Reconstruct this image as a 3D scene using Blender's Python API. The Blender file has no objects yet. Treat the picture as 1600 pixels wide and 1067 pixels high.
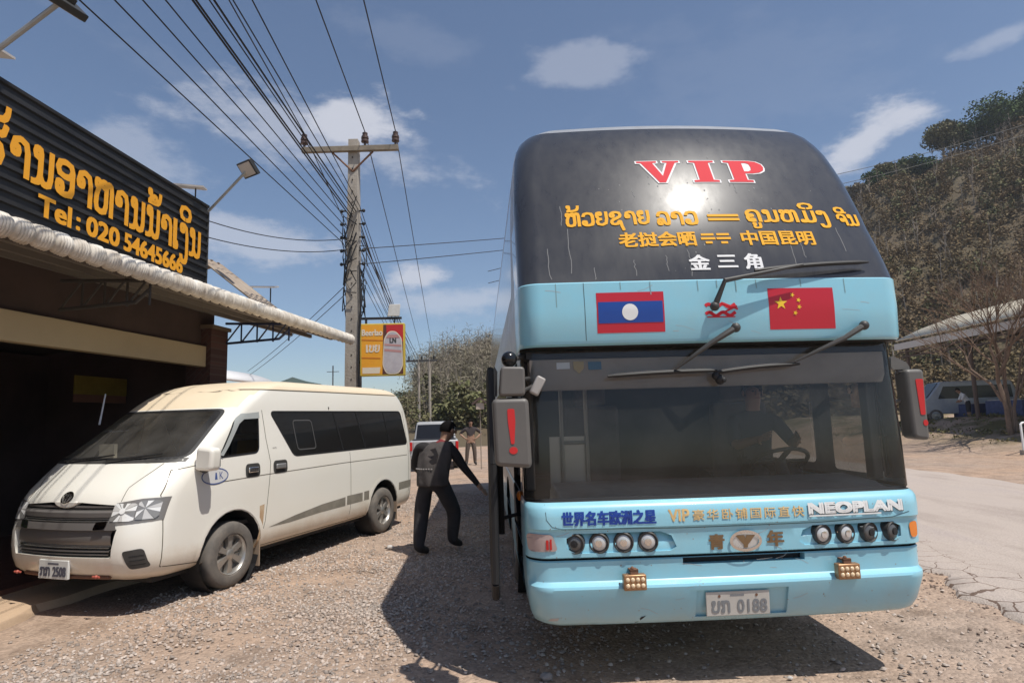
import bpy, bmesh, math, random, json
import numpy as np
from mathutils import Vector, Matrix
from mathutils.bvhtree import BVHTree
from math import radians as R, sin, cos, pi, sqrt, atan2
random.seed(7); rng = np.random.default_rng(7)
SC = bpy.context.scene
COL = SC.collection

# ------------------------------------------------------------------ camera
PITCH, ROLL = R(7.3), R(1.7)
cam = bpy.data.cameras.new("camera"); cam.sensor_width = 36; cam.lens = 950 / 1600 * 36
cam.clip_start = 0.05; cam.clip_end = 5000
co = bpy.data.objects.new("camera", cam); COL.objects.link(co); SC.camera = co
fw = Vector((0, cos(PITCH), sin(PITCH))); r0 = Vector((1, 0, 0)); u0 = r0.cross(fw)
rr = r0 * cos(ROLL) - u0 * sin(ROLL); uu = u0 * cos(ROLL) + r0 * sin(ROLL)
M = Matrix((rr, uu, -fw)).transposed().to_4x4(); M.translation = Vector((0, 0, 1.7))
co.matrix_world = M

# ------------------------------------------------------------------ sun, sky, exposure
SUN = Vector((1.42, -1.25, 3.95)).normalized()
sun = bpy.data.lights.new("sun", 'SUN'); sun.energy = 3.9; sun.angle = R(0.53); sun.color = (1.0, 0.95, 0.87)
so = bpy.data.objects.new("sun", sun); COL.objects.link(so)
so.rotation_euler = SUN.to_track_quat('Z', 'Y').to_euler(); so.location = (20, -8, 50)
SC.view_settings.view_transform = 'Standard'; SC.view_settings.look = 'None'
SC.view_settings.exposure = 0.32; SC.view_settings.gamma = 1.0

W = bpy.data.worlds.new("World"); SC.world = W; W.use_nodes = True
nt = W.node_tree; bgn = nt.nodes['Background']; bgn.inputs['Strength'].default_value = 0.092
sky = nt.nodes.new('ShaderNodeTexSky'); sky.sky_type = 'NISHITA'; sky.sun_disc = False
sky.sun_elevation = math.asin(SUN.z); sky.sun_rotation = atan2(SUN.x, SUN.y)
sky.altitude = 500; sky.air_density = 1.0; sky.dust_density = 1.1; sky.ozone_density = 2.4

def wn(t, **k):
    n = nt.nodes.new(t)
    for a, b in k.items(): setattr(n, a, b)
    return n
def wmath(op, a, b=None, c=None, clamp=False):
    n = wn('ShaderNodeMath', operation=op, use_clamp=clamp)
    for i, v in enumerate((a, b, c)):
        if v is None: continue
        if isinstance(v, (int, float)): n.inputs[i].default_value = v
        else: nt.links.new(v, n.inputs[i])
    return n.outputs[0]
tc = wn('ShaderNodeTexCoord'); DIR = tc.outputs['Generated']
nz = wn('ShaderNodeTexNoise'); nz.inputs['Scale'].default_value = 9; nz.inputs['Detail'].default_value = 8; nz.inputs['Roughness'].default_value = .62
mp = wn('ShaderNodeMapping'); mp.inputs['Scale'].default_value = (1, 1, 2.2); nt.links.new(DIR, mp.inputs[0]); nt.links.new(mp.outputs[0], nz.inputs['Vector'])
NZ = wmath('SUBTRACT', nz.outputs['Fac'], .5)
def skydir(px, py): return (fw + rr * ((px - 800) / 950) + uu * ((533.5 - py) / 950)).normalized()
acc = None
# each cloud: compass direction, half width, half height, density, tilt
CLOUDS = [(480, 200, 220, 55, .45, 12), (550, 190, 110, 50, .8, -5), (915, 108, 120, 32, .30, 3), (1350, 222, 88, 36, .75, -28), (205, 235, 95, 42, .32, 14),
          (655, 432, 62, 24, .75, 0), (370, 372, 170, 40, .5, 4), (725, 470, 160, 30, .45, -4), (1565, 58, 55, 14, .3, -5), (620, 50, 120, 40, .08, 12),
          (1150, 120, 240, 90, .05, 8), (2300, 300, 500, 160, .7, 0), (-500, 260, 420, 130, .7, 0), (330, 140, 200, 40, .06, 20)]
for px, py, sx, sy, dens, tilt in CLOUDS:
    c = skydir(px, py) if -100 < px < 1700 else Vector((sin((px - 800) / 950), cos((px - 800) / 950), (655 - py) / 950)).normalized()
    rv = c.cross(Vector((0, 0, 1))).normalized(); uv = rv.cross(c)
    t = R(tilt); a_, b_ = rv * cos(t) - uv * sin(t), rv * sin(t) + uv * cos(t)
    def dot(v, s):
        n = wn('ShaderNodeVectorMath', operation='DOT_PRODUCT'); nt.links.new(DIR, n.inputs[0]); n.inputs[1].default_value = v / s
        return n.outputs['Value']
    da, db, dc = dot(a_, sx / 950), dot(b_, sy / 950), dot(c, 1)
    d2 = wmath('ADD', wmath('MULTIPLY', da, da), wmath('MULTIPLY', db, db))
    d = wmath('ADD', wmath('POWER', d2, .5), wmath('MULTIPLY', NZ, -3.1))
    mr = wn('ShaderNodeMapRange', interpolation_type='SMOOTHSTEP'); nt.links.new(d, mr.inputs[0])
    mr.inputs[1].default_value = 1.02; mr.inputs[2].default_value = .22; mr.inputs[3].default_value = 0; mr.inputs[4].default_value = dens
    f = wmath('MULTIPLY', mr.outputs[0], wmath('GREATER_THAN', dc, .2))
    acc = f if acc is None else wmath('MAXIMUM', acc, f)
mx = wn('ShaderNodeMixRGB'); nt.links.new(acc, mx.inputs[0]); nt.links.new(sky.outputs[0], mx.inputs[1]); mx.inputs[2].default_value = (6.2, 6.3, 6.9, 1)
nt.links.new(mx.outputs[0], bgn.inputs['Color'])

# ------------------------------------------------------------------ materials
def mat(name, col, rough=.6, metal=0., var=.0, vscale=6., bump=0., bscale=60., col2=None, coat=0., spec=.5, island=0., dust=None, stretch=None):
    """Principled material; var mixes in col2 (or a darker tone) by noise; dust=(colour, z0, z1, amount) is dry mud on the lower body."""
    m = bpy.data.materials.new(name); m.use_nodes = True; n = m.node_tree.nodes; l = m.node_tree.links
    b = n['Principled BSDF']; b.inputs['Roughness'].default_value = rough; b.inputs['Metallic'].default_value = metal
    b.inputs['Coat Weight'].default_value = coat; b.inputs['Coat Roughness'].default_value = .08; b.inputs['Specular IOR Level'].default_value = spec
    c4 = (*col, 1); out = None
    t = n.new('ShaderNodeTexCoord')
    if var > 0 or col2:
        z = n.new('ShaderNodeTexNoise'); z.inputs['Scale'].default_value = vscale; z.inputs['Detail'].default_value = 7; z.inputs['Roughness'].default_value = .62
        if stretch:
            mpn = n.new('ShaderNodeMapping'); mpn.inputs['Scale'].default_value = stretch; l.new(t.outputs['Object'], mpn.inputs[0]); l.new(mpn.outputs[0], z.inputs['Vector'])
        else: l.new(t.outputs['Object'], z.inputs['Vector'])
        rp = n.new('ShaderNodeMapRange'); rp.inputs[1].default_value = .38; rp.inputs[2].default_value = .66; rp.inputs[4].default_value = var if var > 0 else 1
        l.new(z.outputs['Fac'], rp.inputs[0])
        x = n.new('ShaderNodeMixRGB'); l.new(rp.outputs[0], x.inputs[0]); x.inputs[1].default_value = c4
        x.inputs[2].default_value = (*(col2 or [v * .45 for v in col]), 1); out = x.outputs[0]
        ra = n.new('ShaderNodeMapRange'); ra.inputs[3].default_value = max(rough - .08, .02); ra.inputs[4].default_value = min(rough + .12, 1); l.new(z.outputs['Fac'], ra.inputs[0]); l.new(ra.outputs[0], b.inputs['Roughness'])
    if dust:
        dc, z0, z1, am = dust
        s = n.new('ShaderNodeSeparateXYZ'); l.new(t.outputs['Object'], s.inputs[0])
        z = n.new('ShaderNodeTexNoise'); z.inputs['Scale'].default_value = 3.5; z.inputs['Detail'].default_value = 9; z.inputs['Roughness'].default_value = .7; l.new(t.outputs['Object'], z.inputs['Vector'])
        ad = n.new('ShaderNodeMath'); ad.operation = 'MULTIPLY_ADD'; l.new(z.outputs['Fac'], ad.inputs[0]); ad.inputs[1].default_value = (z1 - z0) * 1.6; l.new(s.outputs[2], ad.inputs[2])
        rp = n.new('ShaderNodeMapRange'); rp.inputs[1].default_value = z1 + (z1 - z0) * .8; rp.inputs[2].default_value = z0 + (z1 - z0) * .5; rp.inputs[4].default_value = am; l.new(ad.outputs[0], rp.inputs[0])
        x = n.new('ShaderNodeMixRGB'); l.new(rp.outputs[0], x.inputs[0]); x.inputs[1].default_value = c4
        if out: l.new(out, x.inputs[1])
        x.inputs[2].default_value = (*dc, 1); out = x.outputs[0]
    if island > 0:
        g = n.new('ShaderNodeNewGeometry'); h = n.new('ShaderNodeMapRange'); l.new(g.outputs['Random Per Island'], h.inputs[0]); h.inputs[3].default_value = 1 - island; h.inputs[4].default_value = 1 + island
        x = n.new('ShaderNodeVectorMath'); x.operation = 'SCALE'; x.inputs[0].default_value = col
        if out: l.new(out, x.inputs[0])
        l.new(h.outputs[0], x.inputs['Scale']); out = x.outputs[0]
    if out: l.new(out, b.inputs['Base Color'])
    else: b.inputs['Base Color'].default_value = c4
    if bump > 0:
        z = n.new('ShaderNodeTexNoise'); z.inputs['Scale'].default_value = bscale; z.inputs['Detail'].default_value = 5; l.new(t.outputs['Object'], z.inputs['Vector'])
        bp = n.new('ShaderNodeBump'); bp.inputs['Strength'].default_value = bump; bp.inputs['Distance'].default_value = .02; l.new(z.outputs['Fac'], bp.inputs['Height']); l.new(bp.outputs[0], b.inputs['Normal'])
    return m
def glass(name, tint, refl=1.0, rough=.02, haze=0., hazecol=(.3, .27, .24)):
    m = bpy.data.materials.new(name); m.use_nodes = True; n = m.node_tree.nodes; l = m.node_tree.links; n.clear()
    o = n.new('ShaderNodeOutputMaterial'); tr = n.new('ShaderNodeBsdfTransparent'); tr.inputs[0].default_value = (*tint, 1)
    gl = n.new('ShaderNodeBsdfGlossy'); gl.inputs['Roughness'].default_value = rough
    fr = n.new('ShaderNodeFresnel'); fr.inputs[0].default_value = 1.5
    k = n.new('ShaderNodeMath'); k.operation = 'MULTIPLY'; k.inputs[1].default_value = refl; l.new(fr.outputs[0], k.inputs[0])
    mx = n.new('ShaderNodeMixShader'); l.new(k.outputs[0], mx.inputs[0]); l.new(tr.outputs[0], mx.inputs[1]); l.new(gl.outputs[0], mx.inputs[2])
    last = mx
    if haze:
        df = n.new('ShaderNodeBsdfDiffuse'); df.inputs[0].default_value = (*hazecol, 1)
        t = n.new('ShaderNodeTexCoord'); z = n.new('ShaderNodeTexNoise'); z.inputs['Scale'].default_value = 3; z.inputs['Detail'].default_value = 6; l.new(t.outputs['Object'], z.inputs['Vector'])
        q = n.new('ShaderNodeMath'); q.operation = 'MULTIPLY'; l.new(z.outputs['Fac'], q.inputs[0]); q.inputs[1].default_value = haze * 2
        m2 = n.new('ShaderNodeMixShader'); l.new(q.outputs[0], m2.inputs[0]); l.new(mx.outputs[0], m2.inputs[1]); l.new(df.outputs[0], m2.inputs[2]); last = m2
    l.new(last.outputs[0], o.inputs[0]); return m

DUST = (.47, .36, .25)
K = dict(
    black=mat("black_rubber", (.012, .012, .013), .6), blackgloss=mat("black_gloss", (.01, .01, .011), .18), dgrey=mat("dark_grey_plastic", (.055, .053, .05), .5, var=.4),
    chrome=mat("chrome", (.75, .75, .75), .12, 1), alloy=mat("alloy_wheel", (.5, .48, .45), .35, .8, var=.3), tyre=mat("tyre_rubber", (.11, .10, .09), .85, var=.5, col2=(.22, .19, .16), vscale=9),
    white=mat("white_paint", (.78, .78, .76), .4), red=mat("red_paint", (.55, .02, .02), .4), darkint=mat("dark_interior", (.055, .05, .045), .8, var=.3),
    steel=mat("galvanised_steel", (.38, .38, .37), .45, .6, var=.3), rust=mat("rusted_steel", (.20, .10, .06), .8, var=.6), dblue=mat("dark_blue_steel", (.015, .025, .07), .5),
    lens=mat("lamp_lens", (.55, .55, .54), .1, .15, coat=1), amber=mat("amber_lens", (.75, .22, .03), .2), redlens=mat("red_lens", (.5, .02, .02), .15),
    orange=mat("orange_lettering", (.82, .36, .02), .45), skin=mat("skin", (.30, .17, .11), .55), hair=mat("black_hair", (.008, .007, .007), .95, bump=.6, bscale=120, spec=.1),
    greylens=mat("grey_lamp", (.12, .12, .12), .25, .3), white2=mat("dusty_white", (.62, .60, .56), .6, var=.5, col2=(.38, .34, .29)))

# ------------------------------------------------------------------ mesh helpers
class MB:
    def __init__(s): s.v = []; s.f = []
    def add(s, v, f, M=None):
        k = len(s.v); s.v += [tuple(M @ Vector(p)) if M else tuple(p) for p in v]; s.f += [tuple(i + k for i in q) for q in f]; return s
    def box(s, lo, hi, M=None):
        (a, b, c), (d, e, g) = lo, hi
        return s.add([(a, b, c), (d, b, c), (d, e, c), (a, e, c), (a, b, g), (d, b, g), (d, e, g), (a, e, g)],
                     [(3, 2, 1, 0), (4, 5, 6, 7), (0, 1, 5, 4), (1, 2, 6, 5), (2, 3, 7, 6), (3, 0, 4, 7)], M)
    def tube(s, pts, r, n=8, cap=True):
        pts = [Vector(p) for p in pts]; N = len(pts); rs = r if isinstance(r, (list, tuple)) else [r] * N
        T = [(pts[min(i + 1, N - 1)] - pts[max(i - 1, 0)]).normalized() for i in range(N)]
        up = Vector((0, 0, 1)) if abs(T[0].z) < .9 else Vector((1, 0, 0)); A = T[0].cross(up).normalized(); v = []
        for i in range(N):
            A = (A - T[i] * A.dot(T[i])).normalized(); B = T[i].cross(A)
            v += [pts[i] + (A * cos(2 * pi * k / n) + B * sin(2 * pi * k / n)) * rs[i] for k in range(n)]
        f = [(i * n + k, i * n + (k + 1) % n, (i + 1) * n + (k + 1) % n, (i + 1) * n + k) for i in range(N - 1) for k in range(n)]
        if cap: f += [tuple(range(n - 1, -1, -1)), tuple(range((N - 1) * n, N * n))]
        return s.add(v, f)
    def lathe(s, prof, n=24, M=None, closed=False, cap0=True, cap1=True):
        """prof: (radius, height) pairs turned round local z."""
        v = [(r * cos(2 * pi * k / n), r * sin(2 * pi * k / n), h) for r, h in prof for k in range(n)]; P = len(prof)
        f = [(i * n + k, i * n + (k + 1) % n, ((i + 1) % P) * n + (k + 1) % n, ((i + 1) % P) * n + k) for i in range(P if closed else P - 1) for k in range(n)]
        if not closed: f += ([tuple(range(n - 1, -1, -1))] if cap0 else []) + ([tuple(range((P - 1) * n, P * n))] if cap1 else [])
        return s.add(v, f, M)
    def prism(s, poly, d0, d1, axis='y', M=None):
        """extrude a 2-D outline along an axis: axis y -> (u, d, v), axis x -> (d, u, v), axis z -> (u, v, d)."""
        g = {'y': lambda u, v, d: (u, d, v), 'x': lambda u, v, d: (d, u, v), 'z': lambda u, v, d: (u, v, d)}[axis]; n = len(poly)
        v = [g(*p, d0) for p in poly] + [g(*p, d1) for p in poly]
        f = [tuple(range(n - 1, -1, -1)), tuple(range(n, 2 * n))] + [(i, (i + 1) % n, n + (i + 1) % n, n + i) for i in range(n)]
        return s.add(v, f, M)
    def ball(s, c, r, nu=16, nv=10, M=None):
        rx, ry, rz = r if isinstance(r, (tuple, list)) else (r, r, r)
        v = [(c[0], c[1], c[2] - rz)]
        for i in range(1, nv):
            t = -pi / 2 + pi * i / nv
            v += [(c[0] + rx * cos(t) * cos(2 * pi * k / nu), c[1] + ry * cos(t) * sin(2 * pi * k / nu), c[2] + rz * sin(t)) for k in range(nu)]
        v.append((c[0], c[1], c[2] + rz)); L = len(v) - 1
        f = [(0, 1 + (k + 1) % nu, 1 + k) for k in range(nu)] + [(L, L - nu + k, L - nu + (k + 1) % nu) for k in range(nu)]
        f += [(1 + i * nu + k, 1 + i * nu + (k + 1) % nu, 1 + (i + 1) * nu + (k + 1) % nu, 1 + (i + 1) * nu + k) for i in range(nv - 2) for k in range(nu)]
        return s.add(v, f, M)
def link(name, me, m, parent=None, smooth=0, bevel=0., fix=True):
    if fix:
        bm = bmesh.new(); bm.from_mesh(me); bmesh.ops.recalc_face_normals(bm, faces=bm.faces); bm.to_mesh(me); bm.free()
    o = bpy.data.objects.new(name, me); COL.objects.link(o)
    for x in (m if isinstance(m, (list, tuple)) else [m]): me.materials.append(x)
    if smooth:
        me.shade_smooth(); me.set_sharp_from_angle(angle=R(smooth))
    if bevel:
        b = o.modifiers.new("edge", 'BEVEL'); b.width = bevel; b.segments = 3; b.limit_method = 'ANGLE'; b.angle_limit = R(40)
        me.shade_smooth(); me.set_sharp_from_angle(angle=R(40)); 
    if parent: o.parent = parent
    return o
def obj(name, mb, m, parent=None, smooth=0, bevel=0., fix=True):
    me = bpy.data.meshes.new(name); me.from_pydata(mb.v, [], mb.f); me.update()
    return link(name, me, m, parent, smooth, bevel, fix)
def tag(o, label=None, cat=None, group=None, kind=None):
    for k, v in (('label', label), ('category', cat), ('group', group), ('kind', kind)):
        if v: o[k] = v
    return o
def thing(name, label, cat, loc=(0, 0, 0), rz=0., group=None):
    o = bpy.data.objects.new(name, None); COL.objects.link(o); o.location = loc; o.rotation_euler = (0, 0, rz)
    o.empty_display_size = .2
    return tag(o, label, cat, group)
def copy_tree(o, parent=None):
    c = o.copy(); COL.objects.link(c); c.parent = parent
    for ch in o.children: copy_tree(ch, c)
    return c
def bm_obj(name, bm, faces, m, parent, smooth=35, keep=None):
    """new mesh object from some faces of a bmesh (normals kept as they are)."""
    idx = {}; v = []; f = []
    for fc in faces:
        q = []
        for x in fc.verts:
            if x not in idx: idx[x] = len(v); v.append(x.co[:])
            q.append(idx[x])
        f.append(q)
    me = bpy.data.meshes.new(name); me.from_pydata(v, [], f); me.update()
    return link(name, me, m, parent, smooth, fix=False)
def hull(levels, nf=12, nc=8, ns=24):
    """closed shell from plan slices; each level: z, half width, front y, corner radius, bow, rear y."""
    bm = bmesh.new(); rings = []
    for (z, hw, yf, rc, bow, yr) in levels:
        h = []; f = lambda x: yf + bow * (x / hw) ** 2
        for i in range(nf + 1):
            x = (hw - rc) * i / nf; h.append((x, f(x)))
        cy = f(hw - rc) + rc
        for j in range(1, nc + 1):
            a = j / nc * pi / 2; h.append((hw - rc + rc * sin(a), cy - rc * cos(a)))
        rb = min(.18, hw * .3)
        for k in range(1, ns + 1): h.append((hw, cy + (yr - rb - cy) * k / ns))
        for j in range(1, 5):
            a = j / 4 * pi / 2; h.append((hw - rb + rb * cos(a), yr - rb + rb * sin(a)))
        for k in range(1, 4): h.append(((hw - rb) * (1 - k / 3), yr))
        pts = h + [(-x, y) for x, y in h[-2:0:-1]]
        rings.append([bm.verts.new((x, y, z)) for x, y in pts])
    n = len(rings[0])
    for a, b in zip(rings, rings[1:]):
        for k in range(n): bm.faces.new((a[k], a[(k + 1) % n], b[(k + 1) % n], b[k]))
    bm.faces.new(rings[0][::-1]); bm.faces.new(rings[-1]); bm.normal_update()
    return bm
def knife(bm, poly, ax, ok):
    """cut a convex outline (in the plane of axes ax) into the faces that ok() accepts; returns the faces inside."""
    P = [Vector(p) for p in poly]; c = sum(P, Vector((0, 0))) / len(P)
    lo = [min(p[i] for p in P) for i in (0, 1)]; hi = [max(p[i] for p in P) for i in (0, 1)]
    def near(f):
        for i in (0, 1):
            q = [v.co[ax[i]] for v in f.verts]
            if max(q) < lo[i] - 1e-5 or min(q) > hi[i] + 1e-5: return False
        return ok(f)
    fs = [f for f in bm.faces if near(f)]
    for i in range(len(P)):
        a, b = P[i], P[(i + 1) % len(P)]; d = b - a
        if d.length < 1e-6: continue
        n2 = Vector((d.y, -d.x)).normalized()
        if (c - a).dot(n2) > 0: n2 = -n2
        no = Vector((0, 0, 0)); no[ax[0]], no[ax[1]] = n2; pt = Vector((0, 0, 0)); pt[ax[0]], pt[ax[1]] = a
        g = set(fs)
        for f in fs: g.update(f.edges); g.update(f.verts)
        bmesh.ops.bisect_plane(bm, geom=list(g), dist=1e-5, plane_co=pt, plane_no=no)
        bm.normal_update()
        fs = [f for f in bm.faces if near(f) and all((Vector((v.co[ax[0]], v.co[ax[1]])) - P[j]).dot(_n(P, j, c)) < 2e-4 for j in range(i + 1) for v in f.verts)]
    return fs
def _n(P, j, c):
    d = P[(j + 1) % len(P)] - P[j]; n = Vector((d.y, -d.x)).normalized()
    return -n if (c - P[j]).dot(n) > 0 else n
def rounded(poly, r, k=4):
    out = []; n = len(poly)
    for i in range(n):
        p, a, b = Vector(poly[i]), Vector(poly[i - 1]), Vector(poly[(i + 1) % n])
        d = min(r, (a - p).length * .45, (b - p).length * .45); s, e = p + (a - p).normalized() * d, p + (b - p).normalized() * d
        for j in range(k + 1):
            t = j / k; out.append(tuple((s * (1 - t) + p * t) * (1 - t) + (p * (1 - t) + e * t) * t))
    return out
def ell(cx, cy, rx, ry, n=24): return [(cx + rx * cos(2 * pi * k / n), cy + ry * sin(2 * pi * k / n)) for k in range(n)]
def rect(a, b, c, d): return [(a, b), (c, b), (c, d), (a, d)]

# flat 2-D shapes -> (verts, faces); laid on a curved shell by ray casting
def fill(loops):
    c = bpy.data.curves.new('g', 'CURVE'); c.dimensions = '2D'; c.fill_mode = 'BOTH'
    for l in loops:
        s = c.splines.new('POLY'); s.points.add(len(l) - 1); s.use_cyclic_u = True
        for k, p in enumerate(l): s.points[k].co = (p[0], p[1], 0, 1)
    return _take(c)
def _take(c):
    o = bpy.data.objects.new('g', c); COL.objects.link(o)
    me = bpy.data.meshes.new_from_object(o.evaluated_get(bpy.context.evaluated_depsgraph_get()))
    v = [(p.co.x, p.co.y) for p in me.vertices]; f = [tuple(p.vertices) for p in me.polygons]
    bpy.data.objects.remove(o); bpy.data.meshes.remove(me); bpy.data.curves.remove(c)
    return v, f
def text(s, spacing=1.0):
    c = bpy.data.curves.new('t', 'FONT'); c.body = s; c.resolution_u = 3; c.space_character = spacing
    v, f = _take(c)
    x0, x1 = min(p[0] for p in v), max(p[0] for p in v)
    return [((p[0] - x0) / (x1 - x0), p[1]) for p in v], f
def fit(vf, x0, x1, y0, y1):
    v, f = vf; a, b = min(p[0] for p in v), max(p[0] for p in v); c, d = min(p[1] for p in v), max(p[1] for p in v)
    return [(x0 + (p[0] - a) / (b - a) * (x1 - x0), y0 + (p[1] - c) / (d - c) * (y1 - y0)) for p in v], f
def merge(*parts):
    v, f = [], []
    for a, b in parts: k = len(v); v += a; f += [tuple(i + k for i in q) for q in b]
    return v, f
LAO = json.loads('''{"ຮ":[[107,138,96,136,89,132,85,125,84,115,86,104,90,98,97,94,107,93,117,94,124,99,128,106,129,115,127,126,123,133,116,136],[207,46,296,69,325,135,297,190,213,218,79,256,35,322,72,388,180,410,224,402,260,379,295,351,322,341,355,364,381,432,432,415,391,320,321,288,276,299,235,330,208,351,179,358,125,350,108,325,138,294,226,272,353,223,395,132,349,28,211,-6,127,4,68,35,39,70,30,111,49,169,108,188,164,169,183,114,174,82,150,56,191,48]],"າ":[[215,399,330,364,368,258,368,0,304,0,304,249,282,322,215,347,167,339,137,317,194,300,213,250,193,198,133,180,74,198,55,250,95,362],[112,250,118,235,133,231,151,235,156,250,151,264,135,269,118,264]],"ນ":[[112,307,129,313,135,330,129,346,112,352,96,346,90,330,96,313],[26,-10,26,40,69,40,97,44,116,57,127,84,131,129,131,254,57,274,33,328,53,386,112,405,174,386,195,329,195,103,229,59,269,44,308,60,322,106,322,390,386,390,386,106,357,19,270,-10,217,0,180,30,132,0,65,-10]],"ອ":[[121,118,111,117,104,112,100,106,99,96,100,85,104,78,111,75,121,73,132,75,139,79,142,86,143,96,142,106,138,113,131,117],[217,190,85,217,41,298,85,379,217,405,349,379,393,299,393,81,350,15,219,-6,151,1,89,19,54,49,43,99,62,155,120,173,182,154,202,97,197,75,181,58,203,49,223,46,301,62,327,107,327,209,285,195],[327,298,300,339,217,352,134,339,106,298,133,257,217,243,300,256]],"ຫ":[[76,366,59,360,54,343,59,327,76,321,92,327,98,343,93,360],[216,370,199,364,193,347,199,331,216,325,232,331,238,347,232,364],[155,-8,46,20,10,105,21,203,55,275,19,300,7,344,24,392,76,407,126,391,142,345,134,303,109,266,85,208,77,107,96,60,155,44,213,60,233,107,233,288,225,286,216,285,167,303,151,351,166,395,209,410,256,401,284,375,308,401,336,410,401,382,422,298,422,0,358,0,358,298,352,339,335,352,314,345,297,321,297,107,261,20]],"ຍ":[[164,325,175,326,181,330,185,337,186,347,185,357,181,364,174,368,164,369,153,368,146,364,143,357,142,347,143,336,147,329,154,326],[108,106,134,60,213,45,297,84,325,198,325,399,389,399,389,198,345,45,213,-6,83,22,40,105,55,151,97,185,54,233,40,304,72,383,167,408,214,393,230,347,213,298,163,281,126,291,103,322,111,266,135,231,165,219,208,217,208,161,159,153,120,137]],"ງ":[[86,325,93,360,114,385,155,400,219,405,313,360,344,223,344,5,337,-74,317,-128,279,-159,219,-170,158,-161,124,-134,108,-94,99,-48,165,-45,184,-99,219,-118,264,-97,280,-33,280,223,268,317,234,348,235,340,235,329,215,275,158,258,104,275],[160,350,143,345,138,328,143,311,160,306,177,311,182,328,177,345]],"ວ":[[117,118,100,113,95,96,100,79,117,74,133,79,139,96,134,113],[47,279,97,369,217,399,347,374,391,296,391,93,349,16,224,-9,149,-2,90,18,52,51,39,95,59,150,118,168,175,149,195,93,190,71,171,47,189,45,224,44,299,63,324,119,324,276,297,330,217,347,142,329,111,273]],"ຊ":[[108,306,97,305,91,300,87,294,86,284,87,273,91,266,98,263,108,261,119,263,126,267,129,274,130,284,129,295,125,301,118,305],[107,210,52,232,34,288,54,335,114,379,163,396,226,402,345,374,385,290,353,223,256,171,165,140,121,116,108,81,126,55,178,46,233,62,273,110,293,128,327,134,366,115,380,58,391,-34,426,-141,414,-148,376,-170,330,-48,315,68,272,12,178,-6,77,16,44,80,71,149,154,197,244,227,304,257,323,292,299,336,224,350,189,346,163,334,179,312,185,285,159,234]],"ລ":[[114,86,103,85,96,81,92,74,91,64,93,53,97,47,104,43,114,42,124,43,131,47,135,54,136,64,134,75,130,81,123,85],[217,405,351,372,396,274,396,81,372,16,302,-6,238,15,206,77,183,140,143,161,124,154,115,132,174,116,193,68,175,12,120,-6,55,15,34,76,63,179,150,213,215,192,248,129,270,66,301,46,322,62,329,107,329,255,301,328,219,352,156,342,126,313,119,285,116,252,53,259,56,294,61,319,112,384]],"ຄ":[[120,212,135,206,141,205,151,206,165,211,146,216,140,217,132,216],[178,45,192,48,196,61,191,71,178,75,164,72,159,63,164,49],[42,122,46,166,57,210,46,231,42,257,56,321,91,368,146,396,217,405,301,392,351,355,376,291,384,201,384,0,320,0,320,201,315,276,298,322,267,346,217,353,164,344,129,320,109,289,103,262,119,267,138,268,206,254,228,211,206,168,141,154,124,155,114,157,106,140,104,113,107,94,112,77,133,114,180,126,233,109,251,56,233,9,180,-7,77,25]],"ຈ":[[217,212,206,210,199,206,196,199,194,189,196,179,200,172,207,168,217,167,227,169,234,173,238,180,239,189,237,200,233,207,226,211],[213,410,289,400,343,368,375,311,386,224,386,0,322,0,322,103,314,147,287,181,270,138,218,124,161,140,142,188,161,238,218,255,286,246,322,219,294,324,212,358,151,345,113,310,109,290,107,253,107,227,43,227,43,253,46,303,54,334,112,391]],"ກ":[[96,85,80,80,74,63,80,46,96,40,113,46,119,63,113,79],[92,353,75,348,70,331,75,314,92,309,109,315,115,331,109,347],[171,64,153,11,102,-7,42,10,22,63,43,116,107,135,107,263,99,261,92,260,39,279,22,333,39,383,92,399,134,392,158,371,194,392,250,399,356,371,391,287,391,0,327,0,327,287,308,332,249,346,205,334,171,297]],"ບ":[[126,350,109,345,103,328,109,311,126,306,142,311,148,328,142,345],[44,111,59,185,107,256,59,281,44,332,64,383,124,400,185,383,206,334,194,281,157,228,121,174,109,117,135,64,212,46,294,72,322,149,322,390,386,390,386,149,342,33,212,-6,86,24]],"ມ":[[124,390,188,390,188,138,204,66,253,42,308,66,326,138,326,390,390,390,390,102,356,18,253,-10,187,-5,156,9,126,-5,75,-10,23,3,6,44,19,83,60,96,97,86,109,54,120,66,124,102]],"້":[[84,573,95,576,98,587,95,598,84,602,73,598,69,587,73,576],[399,616,390,543,362,485,301,447,192,435,44,435,44,481,81,503,94,536,46,548,30,588,44,624,85,635,123,623,135,589,135,525,129,498,111,479,234,486,304,504,336,544,346,616]],"ິ":[[95,548,121,499,197,483,197,439,71,466,29,550,77,633,221,661,356,633,400,550,361,466,244,439,244,483,311,499,334,548,306,599,221,616,127,599]],"ີ":[[95,548,121,499,197,483,197,439,71,466,29,550,77,633,220,661,355,633,400,550,395,512,378,483,452,483,452,437,244,437,244,483,311,499,334,548,306,599,220,616,126,599]],"ູ":[[172,-62,167,-64,165,-70,167,-75,173,-77,180,-70,178,-64],[220,-218,156,-205,135,-167,140,-132,157,-106,137,-95,131,-70,141,-39,172,-28,202,-38,212,-69,208,-91,193,-112,179,-134,174,-158,186,-175,220,-181,261,-173,275,-150,275,-37,321,-37,321,-150,295,-201]],"ໍ":[[141,512,160,559,215,575,269,559,288,512,269,460,214,442,159,460],[187,512,194,493,214,487,236,493,243,512,236,531,215,537,194,531]]}''')
LAO['ເ'] = [[70, 0, 130, -8, 190, 10, 205, 60, 185, 105, 150, 120, 150, 405, 62, 405, 62, 60]]
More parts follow.
